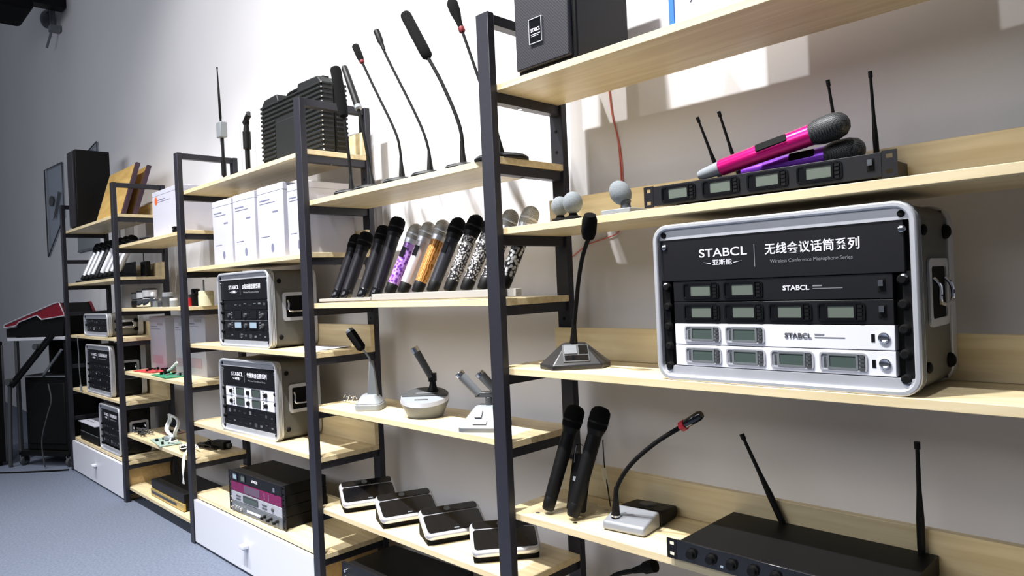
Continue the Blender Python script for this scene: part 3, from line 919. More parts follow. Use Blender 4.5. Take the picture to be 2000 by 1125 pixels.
gooseneck('slim gooseneck microphone with small plain head, between the red ringed and shotgun ones', (-.325, YB, 1.522), [P3(-.325, 1.540), P3(-.328, 1.605), P3(-.372, 1.705), P3(-.519, 1.934), P3(-.540, 1.972)], (P3(-.538, 1.968), P3(-.577, 2.043), THIN, BLACK), .06, G3)
gooseneck('gooseneck microphone with thick long black foam head, leaning left of the near ladder post', (-.170, YB, 1.522), [P3(-.170, 1.540), P3(-.178, 1.645), P3(-.245, 1.782), P3(-.31, 1.882)], (P3(-.310, 1.882), P3(-.415, 2.046), [(0, .008), (.06, .0165), (.2, .0175), (.97, .0175), (1, .016), (1, 0)], BFOAM), .055, G3, .0055)
gooseneck('gooseneck microphone rising past the near ladder post, red ring under bulb head', (-.012, YB, 1.522), [P3(-.012, 1.540), P3(-.024, 1.60), P3(-.085, 1.756), P3(-.150, 1.918)], (P3(-.150, 1.918), P3(-.193, 2.020), [(0, .007), (.3, .009), (.62, .0155), (.9, .0165), (.98, .012), (1, 0)], BFOAM), .075, G3, ring=(.0095, DRED))

# white collar of the thick-headed one
# desk microphone with faceted base
t = gooseneck('desk gooseneck microphone with faceted black base, left of the largest road case', (.200, .108, .967), [(.200, .105, 1.026), (.208, .100, 1.07), (.227, .088, 1.12), (.268, .055, 1.191), (.306, .028, 1.245), (.343, .005, 1.281)],
              ((.342, .006, 1.280), (.370, -.017, 1.338), [(0, .007), (.08, .014), (.3, .0175), (.72, .0175), (.92, .013), (1, 0)], BFOAM), .06, None, .0052, 'none', name='desk_microphone')
t.rotation_euler = (0, 0, 0)
lo = [(-.098, .0), (-.066, -.058), (.066, -.058), (.098, .0), (.060, .062), (-.060, .062)]
top = [(-.032, .012), (-.026, -.010), (.026, -.010), (.032, .012), (.022, .034), (-.022, .034)]
RZ = Matrix.Rotation(math.radians(46), 4, 'Z') @ Matrix.Diagonal((.92, .92, 1, 1))
b = MB()
A, B, Cc = [[b.bm.verts.new(RZ @ Vector((x, y, z))) for x, y in pl] for pl, z in ((lo, 0), (lo, .012), (top, .062))]
fs = []
for q, w in ((A, B), (B, Cc)):
    for i in range(6): fs.append(b.bm.faces.new((q[i], q[(i + 1) % 6], w[(i + 1) % 6], w[i])))
fs += [b.bm.faces.new(A[::-1]), b.bm.faces.new(Cc)]
b.faces(fs, mat('satin_black_plastic', (38, 38, 40), .35))
put('base', b, t, .002)
Mk = RZ @ Matrix.Translation((0, -.034, .037)) @ Matrix.Rotation(math.radians(46), 4, 'X')
put('keypad', MB().box(-.036, .036, -.026, .030, -.001, .0025, DGREY, Mk), t, .001)
put('keypad_window', MB().box(-.032, .032, -.022, -.006, .0025, .0035, BLACKG, Mk), t)
put('talk_button', MB().box(-.032, .003, -.002, .026, .0025, .005, GREYP, Mk), t, .001)
put('volume_button', MB().box(.007, .032, -.002, .026, .0025, .005, BLACKG, Mk), t, .001)

# red ring gooseneck with flat base
t = gooseneck('silver fronted desk gooseneck microphone with red ring, beside the acrylic stand', (.35, .12, .587), [(.322, .090, .622), (.326, .088, .660), (.341, .080, .700), (.388, .072, .757), (.458, .07, .815), (.525, .07, .858)],
              ((.527, .07, .859), (.577, .07, .891), [(0, .007), (.08, .0098), (.9, .0105), (1, .008), (1, 0)], BLACKG), .06, None, .0052, 'none', ring=(.0115, RED), name='desk_microphone')
RB = Matrix.Translation((-.050, -.058, 0)) @ Matrix.Rotation(math.radians(7), 4, 'Z')
put('base', MB().prism([(.0, .004), (.012, .0), (.085, .0), (.085, .038), (.070, .040), (.004, .022)], .0, .112, mat('pewter_paint', (150, 153, 160), .35, .4), 'yz', RB), t, .005, seg=3)
put('back_cover', MB().prism([(.0855, .001), (.164, .001), (.176, .012), (.172, .030), (.0855, .039)], .002, .116, BLACK, 'yz', RB), t, .005, seg=3)
put('talk_button', MB().lathe(RB @ Vector((.054, .135, .0345)), (0, .08, 1), [(0, .022), (.003, .020), (.002, .014)], DGREY, 24), t)

# tip of another gooseneck below
t = gooseneck('gooseneck tip with black bulb head, rising below the lowest near shelf edge', (.20, .10, .235), [(.20, .10, .255), (.22, .10, .36), (.29, .10, .455), (.36, .10, .492)],
              ((.36, .10, .492), (.428, .10, .523), [(0, .007), (.4, .010), (.5, .014), (.9, .0155), (1, 0)], BFOAM), .055, None, .006)

# grey conference microphones
t = thing('conference_microphone', 'grey desk microphone with thin neck and black foam, in front of a wooden shelf riser', 'microphone', (-.742, .105, .773), .75, 'grey conference microphones')
b = MB().prism(rrect(-.046, .046, -.050, .050, .02), 0, .022, LGREY, 'xy').prism(rrect(-.045, .045, -.049, .049, .02), .022, .052, LGREY, 'xy', None, .55)
put('base', b, t, .003)
put('neck', MB().prism([(-.010, .03), (.032, .03), (.016, .168), (.002, .168)], -.008, .010, GREYP), t, .004)
put('gooseneck', MB().tube([(.008, 0, .163), (.0, 0, .183), (-.022, 0, .215)], .0035, LGREY), t)
put('capsule', MB().lathe((-.018, 0, .207), Vector((-.044, 0, .068)), [(0, .008), (.01, .0165), (.07, .0175), (.078, .0165)], BFOAM).lathe(Vector((-.018, 0, .207)) + Vector((-.044, 0, .068)).normalized() * .0775, Vector((-.044, 0, .068)), [(0, .0152), (.008, .0145), (.012, .008), (.013, 0)], GREYP), t)

t = thing('conference_microphone', 'oval grey desk microphone with single chrome tipped arm', 'microphone', (-.455, .125, .773), .72, 'grey conference microphones')
b = MB()
e0, e1, e2 = ellipse(0, 0, .056, .050), ellipse(.0, .0, .080, .074), ellipse(0, .0, .077, .071)
n = len(e0)
tilt = lambda x, y: .016 + .052 + y * .22
A = [b.bm.verts.new((x, y, 0)) for x, y in e0]; B = [b.bm.verts.new((x, y, tilt(x, y) - .012)) for x, y in e1]; C2 = [b.bm.verts.new((x, y, tilt(x, y))) for x, y in e2]
for q, w, mt_ in ((A, B, GREYP), (B, C2, SILV)):
    b.faces([b.bm.faces.new((q[i], q[(i + 1) % n], w[(i + 1) % n], w[i])) for i in range(n)], mt_)
b.faces([b.bm.faces.new(A[::-1])], GREYP); b.faces([b.bm.faces.new(C2)], LGREY)
put('base', b, t)
Mt = Matrix.Translation((0, 0, .068)) @ Matrix.Rotation(math.atan(.22), 4, 'X')
half = [p for p in ellipse(0, 0, .074, .068, 40) if p[1] >= -.012]
put('control_panel', MB().prism(half, .0003, .003, DGREY, 'xy', Mt).box(-.03, .03, .004, .012, .003, .0045, GREYP, Mt), t)
put('slot', MB().prism(rrect(-.026, .018, -.044, -.037, .003), .0003, .0015, DGREY, 'xy', Mt), t)
put('arm_joint', MB().lathe((.022, .03, .078), (0, 0, 1), [(0, .019), (.012, .013), (.03, .009), (.035, .009)], BLACK, 18).box(.010, .034, .02, .04, .108, .135, BLACK), t)
put('arm', MB().lathe((.018, .03, .122), Vector((-.042, -.002, .080)), [(0, .0115), (.09, .0125), (.095, .0125)], DGREY, 18), t)
put('capsule', MB().lathe(Vector((.018, .03, .122)) + Vector((-.042, -.002, .080)).normalized() * .094, Vector((-.042, -.002, .080)), [(0, .0132), (.018, .0132), (.020, .011), (.0195, 0)], CHROME, 18), t, label='polished chrome tip')

t = thing('conference_microphone', 'grey desk microphone with twin arms, partly behind the near ladder post', 'microphone', (-.150, .108, .773), .55, 'grey conference microphones')
b = MB()
lo = rrect(-.066, .066, -.066, .066, .018); hi = rrect(-.030, .030, -.01, .058, .012)
A = [b.bm.verts.new((x, y, 0)) for x, y in lo]; B = [b.bm.verts.new((x, y, .012)) for x, y in lo]; C2 = [b.bm.verts.new((x, y, .062)) for x, y in hi]
n = len(lo)
for q, w in ((A, B), (B, C2)): b.faces([b.bm.faces.new((q[i], q[(i + 1) % n], w[(i + 1) % n], w[i])) for i in range(n)], GREYP if q is A else LGREY)
b.faces([b.bm.faces.new(A[::-1]), b.bm.faces.new(C2)], LGREY)
put('base', b, t, .002)
Mk = Matrix.Translation((0, -.038, .039)) @ Matrix.Rotation(math.radians(43), 4, 'X')
each('button', [MB().box(-.022, .018, -.026, -.012, .0, .004, WHITE, Mk), MB().box(-.020, .0, -.004, .022, .0, .004, GREYP, Mk)], t)
put('yoke', MB().cyl((.005, .03, .06), (.005, .03, .085), .011, DGREY).box(-.035, .045, .02, .042, .085, .100, DGREY), t, .002)
for xx in (-.026, .036):
    d = Vector((-.058, -.012, .068))
    a = put('arm', MB().lathe((xx, .03, .094), d, [(0, .012), (.07, .0135), (.076, .0135)], GREYP, 18), t)
    put('capsule', MB().lathe(Vector((xx, .03, .094)) + d.normalized() * .075, d, [(0, .0142), (.010, .0142), (.012, .012), (.0115, 0)], CHROME, 18), a, label='polished chrome tip')

# grey foam ball microphones
G4 = 'grey foam ball microphones'
for x, y, rr, lab in ((.203, .072, .0215, 'grey foam ball microphone, left one of the touching pair'), (.2550, .060, .0235, 'grey foam ball microphone, right one of the touching pair'),
                      (.397, .062, .0245, 'grey foam ball microphone standing alone on flat plate, left of the receiver')):
    t = thing('ball_microphone', lab, 'microphone', (x, y, 1.334), 0, G4)
    if rr < .024:
        put('base', MB().lathe((0, 0, 0), (0, 0, 1), [(0, .0225), (.008, .0215), (.012, .012), (.018, .009), (.024, .009)], BLACKM), t)
        put('foam_ball', MB().ball((0, 0, .017 + rr * 1.12), rr * 1.04, FOAM, (0, 0, 1), 1.12, 24, 12), t)
    else:
        put('base', MB().box(-.036, .046, -.030, .035, 0, .011, LGREY), t, .002)
        put('socket', MB().lathe((.014, 0, .011), (-.1, 0, 1), [(0, .013), (.010, .011), (.018, .014)], DGREY), t)
        put('foam_ball', MB().ball((.0, 0, .050), rr, FOAM, Vector((-.55, 0, .85)), 1.25, 24, 12), t)

# ------------------------------------------------------------------ speakerphone pads
G5 = 'black speakerphone pads in a row'
pads = [((-.838, .034), 66, 'black speakerphone pad with silver rim, leftmost and farthest of the row'), ((-.588, .026), 68, 'black speakerphone pad with silver rim, second from the left'),
        ((-.350, .026), 66, 'black speakerphone pad with silver rim, third from the left'), ((-.142, .026), 52, 'black speakerphone pad with silver rim, crossed by the ladder post')]


def pad_parts(t):
    w, d = .200, .130
    tl = math.radians(24)
    M = Matrix.Translation((0, 0, .014)) @ Matrix.Rotation(tl, 4, 'X')
    put('body', MB().prism([(.008, .0), (d * .93, .0), (d * .90, .058), (.004, .016)], .006, w - .006, BLACKM, 'yz'), t, .003)
    put('rim', MB().prism(rrect(0, w, 0, d, .022), .0, .020, SILV, 'xy', M), t, .007, seg=4, label='silver rim')
    put('front_face', MB().prism(rrect(.009, w - .009, .013, d * .70, .010), .0195, .0222, BLACKG, 'xy', M), t, .001)
    put('rear_face', MB().prism(rrect(.009, w - .009, d * .735, d - .005, .010), .0195, .0228, BLACKG, 'xy', M), t, .001)
    put('talk_button', MB().lathe(M @ Vector((w * .46, d * .85, .0226)), M.to_3x3() @ Vector((0, 0, 1)), [(0, .0105), (.0015, .0105), (.0015, .0085), (.0008, .0075)], GREYP, 24), t)
    put('label_strip', MB().box(w * .46, w * .54, .018, .022, .0221, .0227, GREYP, M), t)


proto = None
for (x, y), a, lab in pads:
    if proto is None:
        t = proto = thing('speakerphone', lab, 'speakerphone', (x, y, .4025), 0, G5)
        pad_parts(t)
    else:
        t = copy_tree(proto); t['label'] = lab
    t.location = (x, y, .4025); t.rotation_euler = (0, 0, math.radians(a))

# ------------------------------------------------------------------ top shelf of the road case bay
t = thing('carry_case', 'ribbed black plastic carry case standing on the high shelf', 'case', (-1.562, .148, 1.711), 0)
w, d, h = .512, .106, .322
b = MB()
outl = [(.0, .03), (.02, .0), (w - .02, .0), (w, .03), (w, h - .035), (w - .03, h - .004), (w * .64, h), (w * .62, h - .034), (w * .30, h - .034), (w * .28, h), (.03, h - .004), (0, h - .03)]
for (y0, y1) in ((0, d * .49), (d * .51, d)):
    b.prism(outl, y0, y1, CHAR)
put('shell', b, t, .005, seg=3)
rb = MB()
for k in range(15):
    z = .022 + k * .0185
    rb.box(-.004, w * .24, -.005, .010, z, z + .009, CHAR); rb.box(w * .62, w + .004, -.005, .010, z, z + .009, CHAR)
    rb.box(w - .006, w + .005, -.004, d * .42, z, z + .009, CHAR); rb.box(w - .006, w + .005, d * .56, d + .003, z, z + .009, CHAR)
    rb.box(-.005, .006, -.004, d + .003, z, z + .009, CHAR)
    if z > .21: rb.box(w * .24, w * .62, -.005, .010, z, z + .009, CHAR)
put('rib', rb, t, .002)
put('center_panel', MB().prism(rrect(w * .26, w * .60, .025, .20, .01), -.006, .006, CHAR), t, .003)
put('handle', MB().tube([(w * .285, d / 2, h - .012), (w * .31, d / 2, h + .002), (w * .46, d / 2, h + .005), (w * .61, d / 2, h + .002), (w * .635, d / 2, h - .012)], .009, BLACK, 10, 5), t)
for xx in (w * .12, w * .80):
    put('latch', MB().box(xx, xx + .05, d * .36, d * .64, h - .014, h + .010, BLACK), t, .003)
st = MB()
for k in range(15): st.ball((w + .003, -.003, .027 + k * .0185), .0036, CHROME, (1, 0, 0), 1, 8, 5)
put('rib_cap', st, t)

t = thing('antenna_pole', 'tall thin antenna with white box on black pole, left of the ribbed carry case', 'antenna', (-2.105, .20, 1.71))
put('foot', MB().lathe((0, 0, 0), (0, 0, 1), [(0, .05), (.006, .05), (.010, .02), (.012, .012)], BLACK, 24), t)
put('pole', MB().cyl((0, 0, .01), (-.002, 0, .27), .0075, BLACK).cyl((0, 0, .08), (0, 0, .15), .012, BLACK), t)
put('junction_box', MB().box(-.03, .022, -.018, .018, .268, .345, LGREY), t, .004, label='white junction box')
put('whip', MB().lathe((-.012, 0, .345), Vector((-.014, 0, .27)), [(0, .005), (.02, .005), (.022, .0065), (.17, .0055), (.19, .0038), (.27, .0028), (.272, .004), (.28, .004)], BLACK, 10), t)
put('cable_stub', MB().cyl((-.018, 0, .268), (-.018, 0, .235), .005, LGREY), t)
t = thing('microphone_clip_stand', 'short black stand with microphone clip, beside the ribbed carry case', 'stand', (-1.722, .15, 1.71))
put('foot', MB().lathe((0, 0, 0), (0, 0, 1), [(0, .05), (.006, .05), (.010, .02), (.012, .012)], BLACK, 24), t)
put('pole', MB().lathe((0, 0, .01), (0, 0, 1), [(0, .011), (.13, .011), (.132, .0175), (.21, .0175), (.212, .014), (.255, .0095), (.262, .0095)], BLACK, 18), t)
put('clip', MB().lathe((-.018, 0, .262), Vector((.9, 0, .55)), [(0, .010), (.05, .013), (.055, .010)], BLACK, 14).cyl((0, -.01, .262), (0, .01, .262), .013, BLACK).box(.018, .036, -.006, .006, .286, .305, DGREY), t)

# paper sheets on the upper road case shelf
t = thing('paper_sheets', 'loose white paper sheets lying right of the all black road case', 'paper', (-1.25, .06, .967), .15)
put('sheet', MB().box(0, .20, 0, .13, 0, .002, CARD).box(.03, .22, .02, .14, .002, .004, CARD), t)
put('print', MB().box(.05, .14, .05, .055, .004, .0045, DTEXT).box(.10, .18, .08, .085, .004, .0045, DTEXT), t)
t = thing('cup_rings', 'small clear ring cups on the shelf left of the grey desk microphone', 'cup', (-.945, .13, .773))
b = MB()
for k in range(3):
    b.tube([(k * .032 + .014 * math.cos(2 * PI * q / 10), 0, .016 + .014 * math.sin(2 * PI * q / 10)) for q in range(11)], .0022, CHROME, 6, 2)
put('ring', b, t)

# ------------------------------------------------------------------ small things in the circuit board bay
G6 = 'chrome canisters on the shelf'
for i, (x, r, h, lab) in enumerate(((-3.16, .040, .092, 'squat black ended chrome canister, leftmost on its shelf'), (-3.06, .040, .098, 'chrome banded canister, second from the left on its shelf'), (-2.965, .038, .110, 'tallest black topped chrome canister on its shelf'))):
    t = thing('metal_canister', lab, 'canister', (x, .10, 1.148), 0, G6)
    put('can', MB().lathe((0, 0, 0), (0, 0, 1), [(0, r * .92), (.006, r), (h * .45, r), (h * .47, r * .9), (h * .53, r * .9), (h * .55, r), (h * .9, r)], [BLACK, CHROME, SILV, BLACK, CHROME, SILV] if i else [BLACK, BLACK, DGREY, BLACK, BLACK, DGREY], 24), t)
    put('cap', MB().lathe((0, 0, h * .9), (0, 0, 1), [(0, r * 1.01), (h * .08, r), (h * .1, r * .9), (h * .1, 0)], BLACK, 24), t)
smalls = [(-2.86, .016, .085, CHROME, SILV, 'slim chrome plug beside the tallest canister'), (-2.80, .022, .048, GREYP, CHROME, 'small grey knob shaped plug in front of the canisters'),
          (-2.735, .018, .036, CHROME, DGREY, 'lowest chrome plug between the canisters and the black pot'), (-2.63, .028, .078, DGREY, LGREY, 'dark pot with pale band left of the small red tins'),
          (-2.545, .020, .046, LGREY, WHITE, 'small white plug just left of the ladder post'), (-2.315, .020, .062, RED, DGREY, 'small red tin right of the ladder post'),
          (-2.235, .022, .088, BLACK, BLACKG, 'tall black tin right of the red one'), (-2.105, .036, .074, CREAM, CREAM, 'cream paper tub at the right end of its shelf')]
for x, r, h, m1, m2, lab in smalls:
    t = thing('connector_plug' if h < .06 else 'small_tin', lab, 'connector' if h < .06 else 'tin', (x, .085, 1.148), 0, 'small tins and plugs on the canister shelf')
    put('body', MB().lathe((0, 0, 0), (0, 0, 1), [(0, r), (h * .7, r), (h * .72, r * .9)], m1, 18), t)
    put('cap', MB().lathe((0, 0, h * .7), (0, 0, 1), [(0, r * .96), (h * .26, r * .96), (h * .3, r * .8), (h * .3, 0)], m2, 18), t)
t = thing('thin_wand', 'thin white and black wand standing between the black tin and cream tub', 'tool', (-2.168, .10, 1.148))
put('shaft', MB().cyl((0, 0, .0), (0, 0, .13), .004, GREYP), t)
put('foot', MB().lathe((0, 0, 0), (0, 0, 1), [(0, .014), (.02, .008), (.022, 0)], LGREY), t)


def pcb(label, loc, w, d, m1, rz, seed):
    t = thing('circuit_board', label, 'circuit board', loc, rz, 'loose circuit boards')
    put('board', MB().box(0, w, 0, d, .003, .006, m1), t)
    r = random.Random(seed); b = MB()
    for k in range(9):
        x = r.uniform(.01, w - .03); y = r.uniform(.01, d - .025)
        b.box(x, x + r.uniform(.008, .026), y, y + r.uniform(.008, .02), .006, .009 + r.uniform(0, .012), r.choice((BLACK, DGREY, LGREY, BLACK)))
    for x in (.006, w - .006):
        for y in (.006, d - .006): b.cyl((x, y, 0), (x, y, .003), .003, CHROME, seg=8)
    put('chip', b, t)
    return t


pcb('red circuit board in front of the tall carton', (-3.16, .05, .773), .24, .12, REDP, .1, 1)
pcb('green circuit board left of the ladder post, under white cable', (-2.80, .035, .773), .27, .12, GREENP, -.05, 2)
pcb('grey green circuit board amid white cables, left of the ladder post', (-2.90, .045, .402), .27, .11, mat('pale_board', (150, 170, 160), .5, 0, (90, .3)), -.12, 3)
pcb('brown circuit board amid loose cables, right of the ladder post', (-2.50, .12, .402), .20, .11, mat('brown_board', (96, 84, 72), .5, 0, (90, .3)), .2, 4)
pcb('small pinkish circuit board at the left end of the cable shelf', (-3.05, .15, .402), .13, .08, mat('pink_board', (186, 150, 140), .5, 0, (90, .3)), .3, 5)
t = thing('white_cable', 'short white ribbon cable curling over the green circuit board', 'cable', (-2.70, .09, .80))
put('strand', MB().tube([(0, 0, 0), (.05, .0, .012), (.12, .01, .05)], .006, CABLEW), t)
put('plug', MB().box(-.03, .002, -.012, .012, -.014, .006, BLACK), t)
t = thing('white_cable', 'white coiled cable standing in a loop on the cable shelf', 'cable', (-2.765, .12, .402))
loop = [(.075 * math.cos(a) + .0, .01 * math.sin(3 * a), .085 + .062 * math.sin(a)) for a in [2 * PI * k / 14 for k in range(15)]]
put('strand', MB().tube(loop, .006, CABLEW, 8, 3).tube([(q[0] * .92 + .004, q[1] + .008, q[2] * .95) for q in loop], .006, CABLEW, 8, 3).tube([(.0, -.005, .024), (.09, -.04, .012), (.17, -.03, .03)], .005, CABLEW), t)
put('plug', MB().box(-.05, .03, -.03, .0, .006, .026, LGREY), t, .003)
rnd = random.Random(8)
for i, (x, y, cm, lab) in enumerate(((-3.12, .07, DGREY, 'dark tangled lead at the left end of the cable shelf'), (-2.40, .16, BLACK, 'black tangled lead at the rear right of the cable shelf'), (-2.42, .06, CABLEW, 'thin pale leads trailing off the cable shelf front, right of the ladder post'))):
    t = thing('tangled_lead', lab, 'cable', (x, y, .402), 0, 'loose leads on the cable shelf')
    b = MB()
    for q in range(4):
        pts = [(rnd.uniform(-.08, .10), rnd.uniform(-.03, .05), .006 + rnd.uniform(0, .03)) for k in range(6)]
        b.tube(pts, .003 if i < 2 else .0022, cm, 6, 4)
    if i == 2:
        for q in range(3):
            b.tube([(.05, 0, .02), (.16 + .01 * q, -.06, .012), (.21 + .012 * q, -.085, -.03), (.225 - .01 * q, -.085, -.11)], .0022, cm, 6, 5)
    put('strand', b, t)
    put('plug', MB().box(-.035, .015, -.012, .012, .004, .026, BLACK), t, .003)
t = thing('power_adapter', 'small black adapter block at the rear of the cable shelf', 'adapter', (-2.36, .17, .402), .3)
put('body', MB().box(0, .10, 0, .05, 0, .042, BLACK), t, .005)
put('plug', MB().box(.10, .125, .015, .035, .01, .03, DGREY), t, .002)
t = thing('amplifier', 'black amplifier with champagne lower panel on the low middle shelf', 'amplifier', (-2.925, .05, .088), 0)
put('housing', MB().box(.0, .50, .008, .20, .0, .092, BLACK), t, .002)
put('front_panel', MB().box(0, .50, 0, .009, .046, .092, PANEL), t, .002)
put('lower_panel', MB().box(0, .50, -.004, .009, .004, .042, GOLD), t, .002, label='champagne coloured lower panel')
put('control_strip', MB().box(.02, .40, -.0055, -.003, .016, .030, BLACKG), t)

# dark box left on the far drawer, with papers
t = thing('black_box', 'low black box left of the road case on the far white drawer', 'box', (-4.34, .035, .236), 0)
put('body', MB().box(0, .45, 0, .20, 0, .062, BLACK).box(.004, .446, .004, .2, .062, .122, BLACKM), t, .003)
put('label', MB().box(.01, .44, -.0006, .001, .058, .062, GREYP), t)
t = thing('paper_sheets', 'white papers lying on the low black box on the far drawer', 'paper', (-4.33, .03, .359), 0)
put('sheet', MB().box(0, .40, 0, .17, 0, .006, CARD).box(.02, .43, -.012, .15, .006, .010, CARD), t)
put('print', MB().box(.06, .25, .03, .036, .010, .0104, GTEXT), t)
t = thing('hanging_lead', 'thin grey lead hanging from the far end shelf', 'cable', (-4.20, .016, .93))
put('strand', MB().tube([(0, 0, .036), (0, -.004, 0), (.01, -.004, -.10), (.0, -.002, -.19), (.012, 0, -.30)], .003, GREYP), t)
put('plug', MB().cyl((0.012, 0, -.30), (.012, 0, -.345), .007, LGREY), t)

# ------------------------------------------------------------------ things on the wall
t = thing('wall_panel', 'tall smoked acrylic panel with curved mark, on the wall beyond the tall speaker', 'sign', (-6.70, .366, 1.66), 0)
W, H = .68, .83
put('pane', MB().prism([(0, 0), (W, .33), (W, .82), (0, .845)], 0, .012, SMOKE), t)
put('border', MB().tube([(0, -.001, 0), (W, -.001, .33), (W, -.001, .82), (0, -.001, .845), (0, -.001, 0)], .006, DGREY, 6, 1, False), t)
put('emblem', MB().prism(ellipse(.22, .52, .09, .05, 18), -.002, 0, DGREY).prism([(.26, .33), (.36, .36), (.56, .56), (.50, .58)], -.002, 0, DGREY), t)
t = thing('wall_panel', 'small clear panel on the wall peeking over the tall speaker', 'sign', (-5.2, .366, 2.20), 0)
put('pane', MB().prism([(0, 0), (.30, 0), (.30, .27), (0, .23)], 0, .012, SMOKE), t)
put('border', MB().tube([(0, -.001, 0), (0, -.001, .23), (.30, -.001, .27), (.30, -.001, 0)], .006, DGREY, 6, 1, False), t)
t = thing('wall_notice', 'pale notice board on the wall behind the far microphones', 'sign', (-5.60, .366, 1.64), 0)
put('sheet', MB().box(0, .62, 0, .012, 0, .13, LGREY), t)
put('border', MB().box(0, .62, -.004, 0, -.012, .006, GREYP).box(.2, .5, -.002, 0, .10, .115, GREYP), t)

RC = mat('red_cable', (214, 110, 96), .5)
o = put('red_cable', MB().tube([(.141, WY - .004, 1.76), (.150, WY - .004, 1.66), (.167, WY - .004, 1.58), (.172, WY - .004, 1.47), (.17, WY - .004, 1.40)], .0022, RC).tube([(.150, WY - .004, 1.66), (.172, WY - .004, 1.56), (.178, WY - .004, 1.46)], .0016, RC))
tag(o, 'thin red cable running down the wall above the lone foam ball microphone', 'cable')
o = put('red_cable', MB().tube([(-.02, WY - .004, 1.262), (.035, WY - .004, 1.292), (.085, WY - .004, 1.303), (.150, WY - .004, 1.318), (.162, WY - .004, 1.345)], .0018, RC))
tag(o, 'thin red cable looping across the wall behind the desk gooseneck foam head', 'cable')
t = thing('tagged_lead', 'cream tagged thin lead hanging behind the red ringed gooseneck', 'cable', (.187, .225, .588))
put('strand', MB().tube([(-.002, 0, .17), (.0, 0, .10), (.016, -.01, .045), (.03, -.02, .003)], .0016, BLACK, 6), t)
put('tag', MB().tube([(-.003, 0, .095), (.002, -.002, .075), (.010, -.004, .05), (.014, -.006, .042)], [.007, .007, .005, .004], mat('pale_tag', (244, 238, 216), .6), 8), t, label='cream tag')

# dark fixture and bracket high on the wall, top left
t = thing('wall_speaker', 'black box fixture on a wall arm high up in the top left corner', 'speaker', (-6.0, -.50, 3.63))
put('cabinet', MB().box(0, .55, 0, .60, 0, .32, BLACKM), t, .04, seg=4)
put('bracket', MB().box(.2, .34, .60, .875, .14, .24, BLACK), t, .01)
t = thing('wall_bracket', 'grey conduit bracket high on the wall, right of the black fixture', 'bracket', (-5.90, .32, 3.62))
put('pole', MB().cyl((0, 0, .02), (0, 0, 1.1), .022, GREYP), t)
put('arm', MB().cyl((-.16, -.02, -.10), (0.0, 0, .05), .010, GREYP).box(-.03, .05, -.03, .05, .0, .05, GREYP), t)
put('clamp', MB().ball((-.20, 0, .17), .055, GREYP, (0, 0, 1), 1.5, 14, 8).box(-.20, 0, -.012, .012, .22, .25, GREYP), t)

# ------------------------------------------------------------------ mixer trolley at the far left
TZ = math.radians(30)
t = thing('equipment_trolley', 'black wheeled trolley at the far left, beside the shelf row', 'trolley', (-4.99, -.225, 0), TZ)
W, D = .49, .31
put('base_frame', MB().box(0, W, .0, .03, .075, .105, BLACK).box(0, W, D - .03, D, .075, .105, BLACK).box(0, .03, 0, D, .075, .105, BLACK).box(W - .03, W, 0, D, .075, .105, BLACK), t, .003)
for x in (.03, W - .03):
    for y in (.02, D - .02):
        c = put('caster', MB().cyl((x - .012, y, .034), (x + .012, y, .034), .033, DGREY, seg=20).cyl((x - .014, y, .034), (x + .014, y, .034), .018, CHROME, seg=20), t)
        put('fork', MB().box(x - .020, x - .014, y - .018, y + .018, .02, .075, CHROME).box(x + .014, x + .020, y - .018, y + .018, .02, .075, CHROME), c)
for x in (0, W - .024):
    put('upright', MB().box(x, x + .024, 0, .024, .1, .93, BLACK if x else DGREY), t, .002)
    put('upright', MB().box(x, x + .024, D - .024, D, .1, .93, BLACK), t, .002)
put('table_top', MB().box(-.05, W + .0, -.01, D, .93, .955, mat('pale_table', (190, 190, 196), .5)), t, .003, label='pale grey table top')
put('back_panel', MB().box(.03, W - .03, D - .02, D - .008, .105, .93, BLACKM), t)
put('base_plate', MB().box(.0, W, .0, D, .1051, .110, BLACKM), t)
t = thing('black_cabinet', 'black equipment cabinet standing on the trolley base', 'cabinet', (-4.99, -.225, .1105), TZ)
put('body', MB().box(.05, W - .035, .03, D - .03, 0, .56, BLACKM), t, .01, seg=3)
put('front_panel', MB().box(.08, W - .065, .024, .032, .05, .50, BLACK), t, .004)
put('trim', MB().box(.06, W - .035, .022, .034, .545, .556, GREYP), t)
t = thing('keyboard_stand', 'folded black tube stand leaning diagonally in front of the trolley', 'stand', (-4.99, -.225, 0), TZ)
b = MB()
for k, off in enumerate((0, .045)):
    b.tube([(.0 + off, -.05 - .012 * k, .60), (.40 + off, -.05 - .012 * k, .965)], .014, BLACK, 10, 2, False)
b.tube([(-.02, -.05, .005), (-.005, -.05, .40), (.01, -.05, .63)], .014, DGREY, 10, 3)
put('arm', b, t)
put('joint', MB().cyl((.03, -.09, .635), (.03, -.035, .635), .025, DGREY).cyl((.30, -.09, .89), (.30, -.035, .89), .022, DGREY), t)
t = thing('grey_bar', 'short grey metal bar leaning on the black cabinet', 'bar', (-4.99, -.225, 0), TZ)
put('bar', MB().box(0, .018, -.0, .012, 0, .30, GREYP, Matrix.Translation((.24, .008, .6705)) @ Matrix.Rotation(math.radians(44), 4, 'Y') @ Matrix.Scale(.9, 4)), t)
put('end_cap', MB().box(-.001, .019, -.001, .013, 0, .02, DGREY, Matrix.Translation((.24, .008, .6705)) @ Matrix.Rotation(math.radians(44), 4, 'Y') @ Matrix.Scale(.9, 4)), t)
t = thing('mixing_console', 'red sided mixing console tilted on the trolley table', 'mixer', (-4.99, -.225, .9555), TZ)
side = [(-.06, .075), (-.055, .098), (.425, .243), (.468, .248), (.515, .150), (.30, .128), (.255, .160), (.085, .115), (.06, .090)]
put('side_panel', MB().prism(side, -.02, .0, mat('dark_red_lacquer', (112, 18, 34), .3)), t, .003, label='dark red side panel')
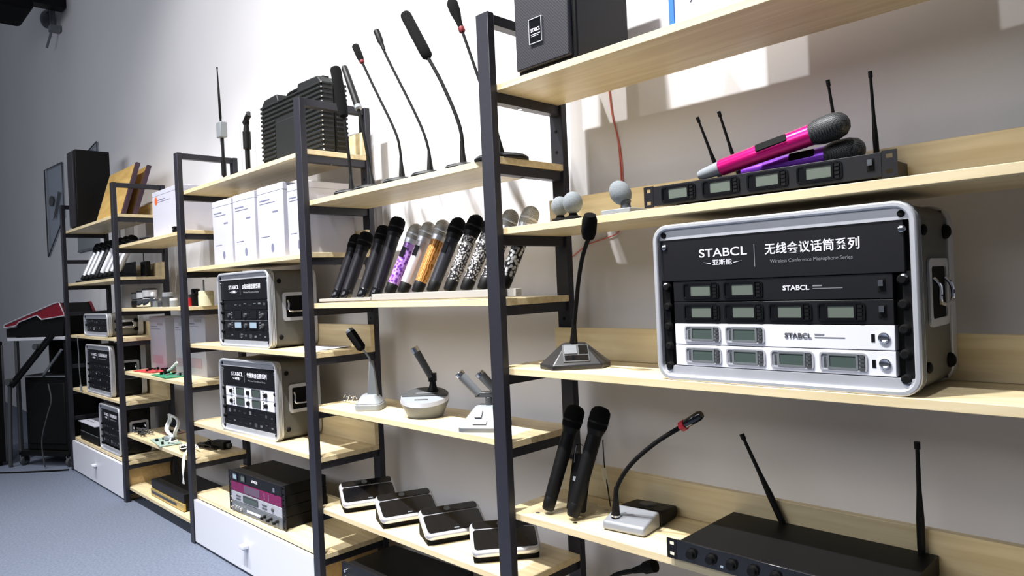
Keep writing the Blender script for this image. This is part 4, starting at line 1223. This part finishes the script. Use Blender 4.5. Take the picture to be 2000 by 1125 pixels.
put('side_panel', MB().prism(side, .24, .26, mat('dark_red_lacquer', (112, 18, 34), .3)), t, .003, label='dark red side panel')
put('trim', MB().tube([(p[0], -.021, p[1]) for p in side] + [(side[0][0], -.021, side[0][1])], .005, SILV, 8, 1, False), t)
put('deck', MB().prism([(-.055, .078), (-.05, .096), (.42, .238), (.46, .243), (.50, .155)], .0, .24, BLACK), t)
fd = MB()
Md = Matrix.Translation((.02, 0, .004)) @ Matrix.Rotation(-math.atan2(.143, .475), 4, 'Y')
for i in range(8):
    for j in range(5):
        fd.box(.03 + i * .05, .052 + i * .05, .02 + j * .045, .036 + j * .045, .098, .122 + .006 * ((i * 3 + j) % 3), (BLACK, DGREY, BLACK)[(i + j) % 3], Md)
put('fader', fd, t)
put('underside', MB().box(.0, .03, .02, .22, 0, .006, BLACK).box(.40, .43, .02, .22, 0, .006, BLACK).prism([(-.05, .005), (.48, .005), (.50, .148), (.255, .15), (.085, .105), (.06, .08), (-.05, .066)], -.012, .25, BLACKM), t)
t = thing('equipment_rack', 'black equipment rack at the far left picture edge, beside the trolley', 'cabinet', (-5.585, -.50, 0), 0)
put('carcass', MB().box(0, .50, 0, .22, .03, .93, BLACKM), t, .006)
put('edge_trim', MB().box(.485, .502, .21, .223, .03, .90, DGREY), t, .002)
put('plinth', MB().box(.03, .47, .03, .19, 0, .03, BLACK), t)
t = thing('rack_amplifier', 'black box with silver top edge at the far left edge, beside the mixer', 'amplifier', (-5.57, -.49, .9305), 0)
put('housing', MB().box(0, .47, 0, .20, 0, .11, BLACK), t, .005)
put('trim', MB().box(.455, .473, 0, .203, .098, .108, SILV), t)
ck = put('floor_cable', MB().tube([(-5.10, -.45, .006), (-4.85, -.40, .006), (-4.55, -.12, .006), (-4.47, -.02, .006)], .006, BLACKM, 8), None)
tag(ck, 'black cable running across the carpet in front of the trolley', 'cable')
ck = put('hanging_cable', MB().tube([(-4.62, -.09, .62), (-4.60, -.08, .50), (-4.63, -.10, .40), (-4.70, -.13, .20), (-4.69, -.12, .012)], .005, DGREY, 8), None)
tag(ck, 'grey cable hanging in front of the black cabinet on the trolley', 'cable')
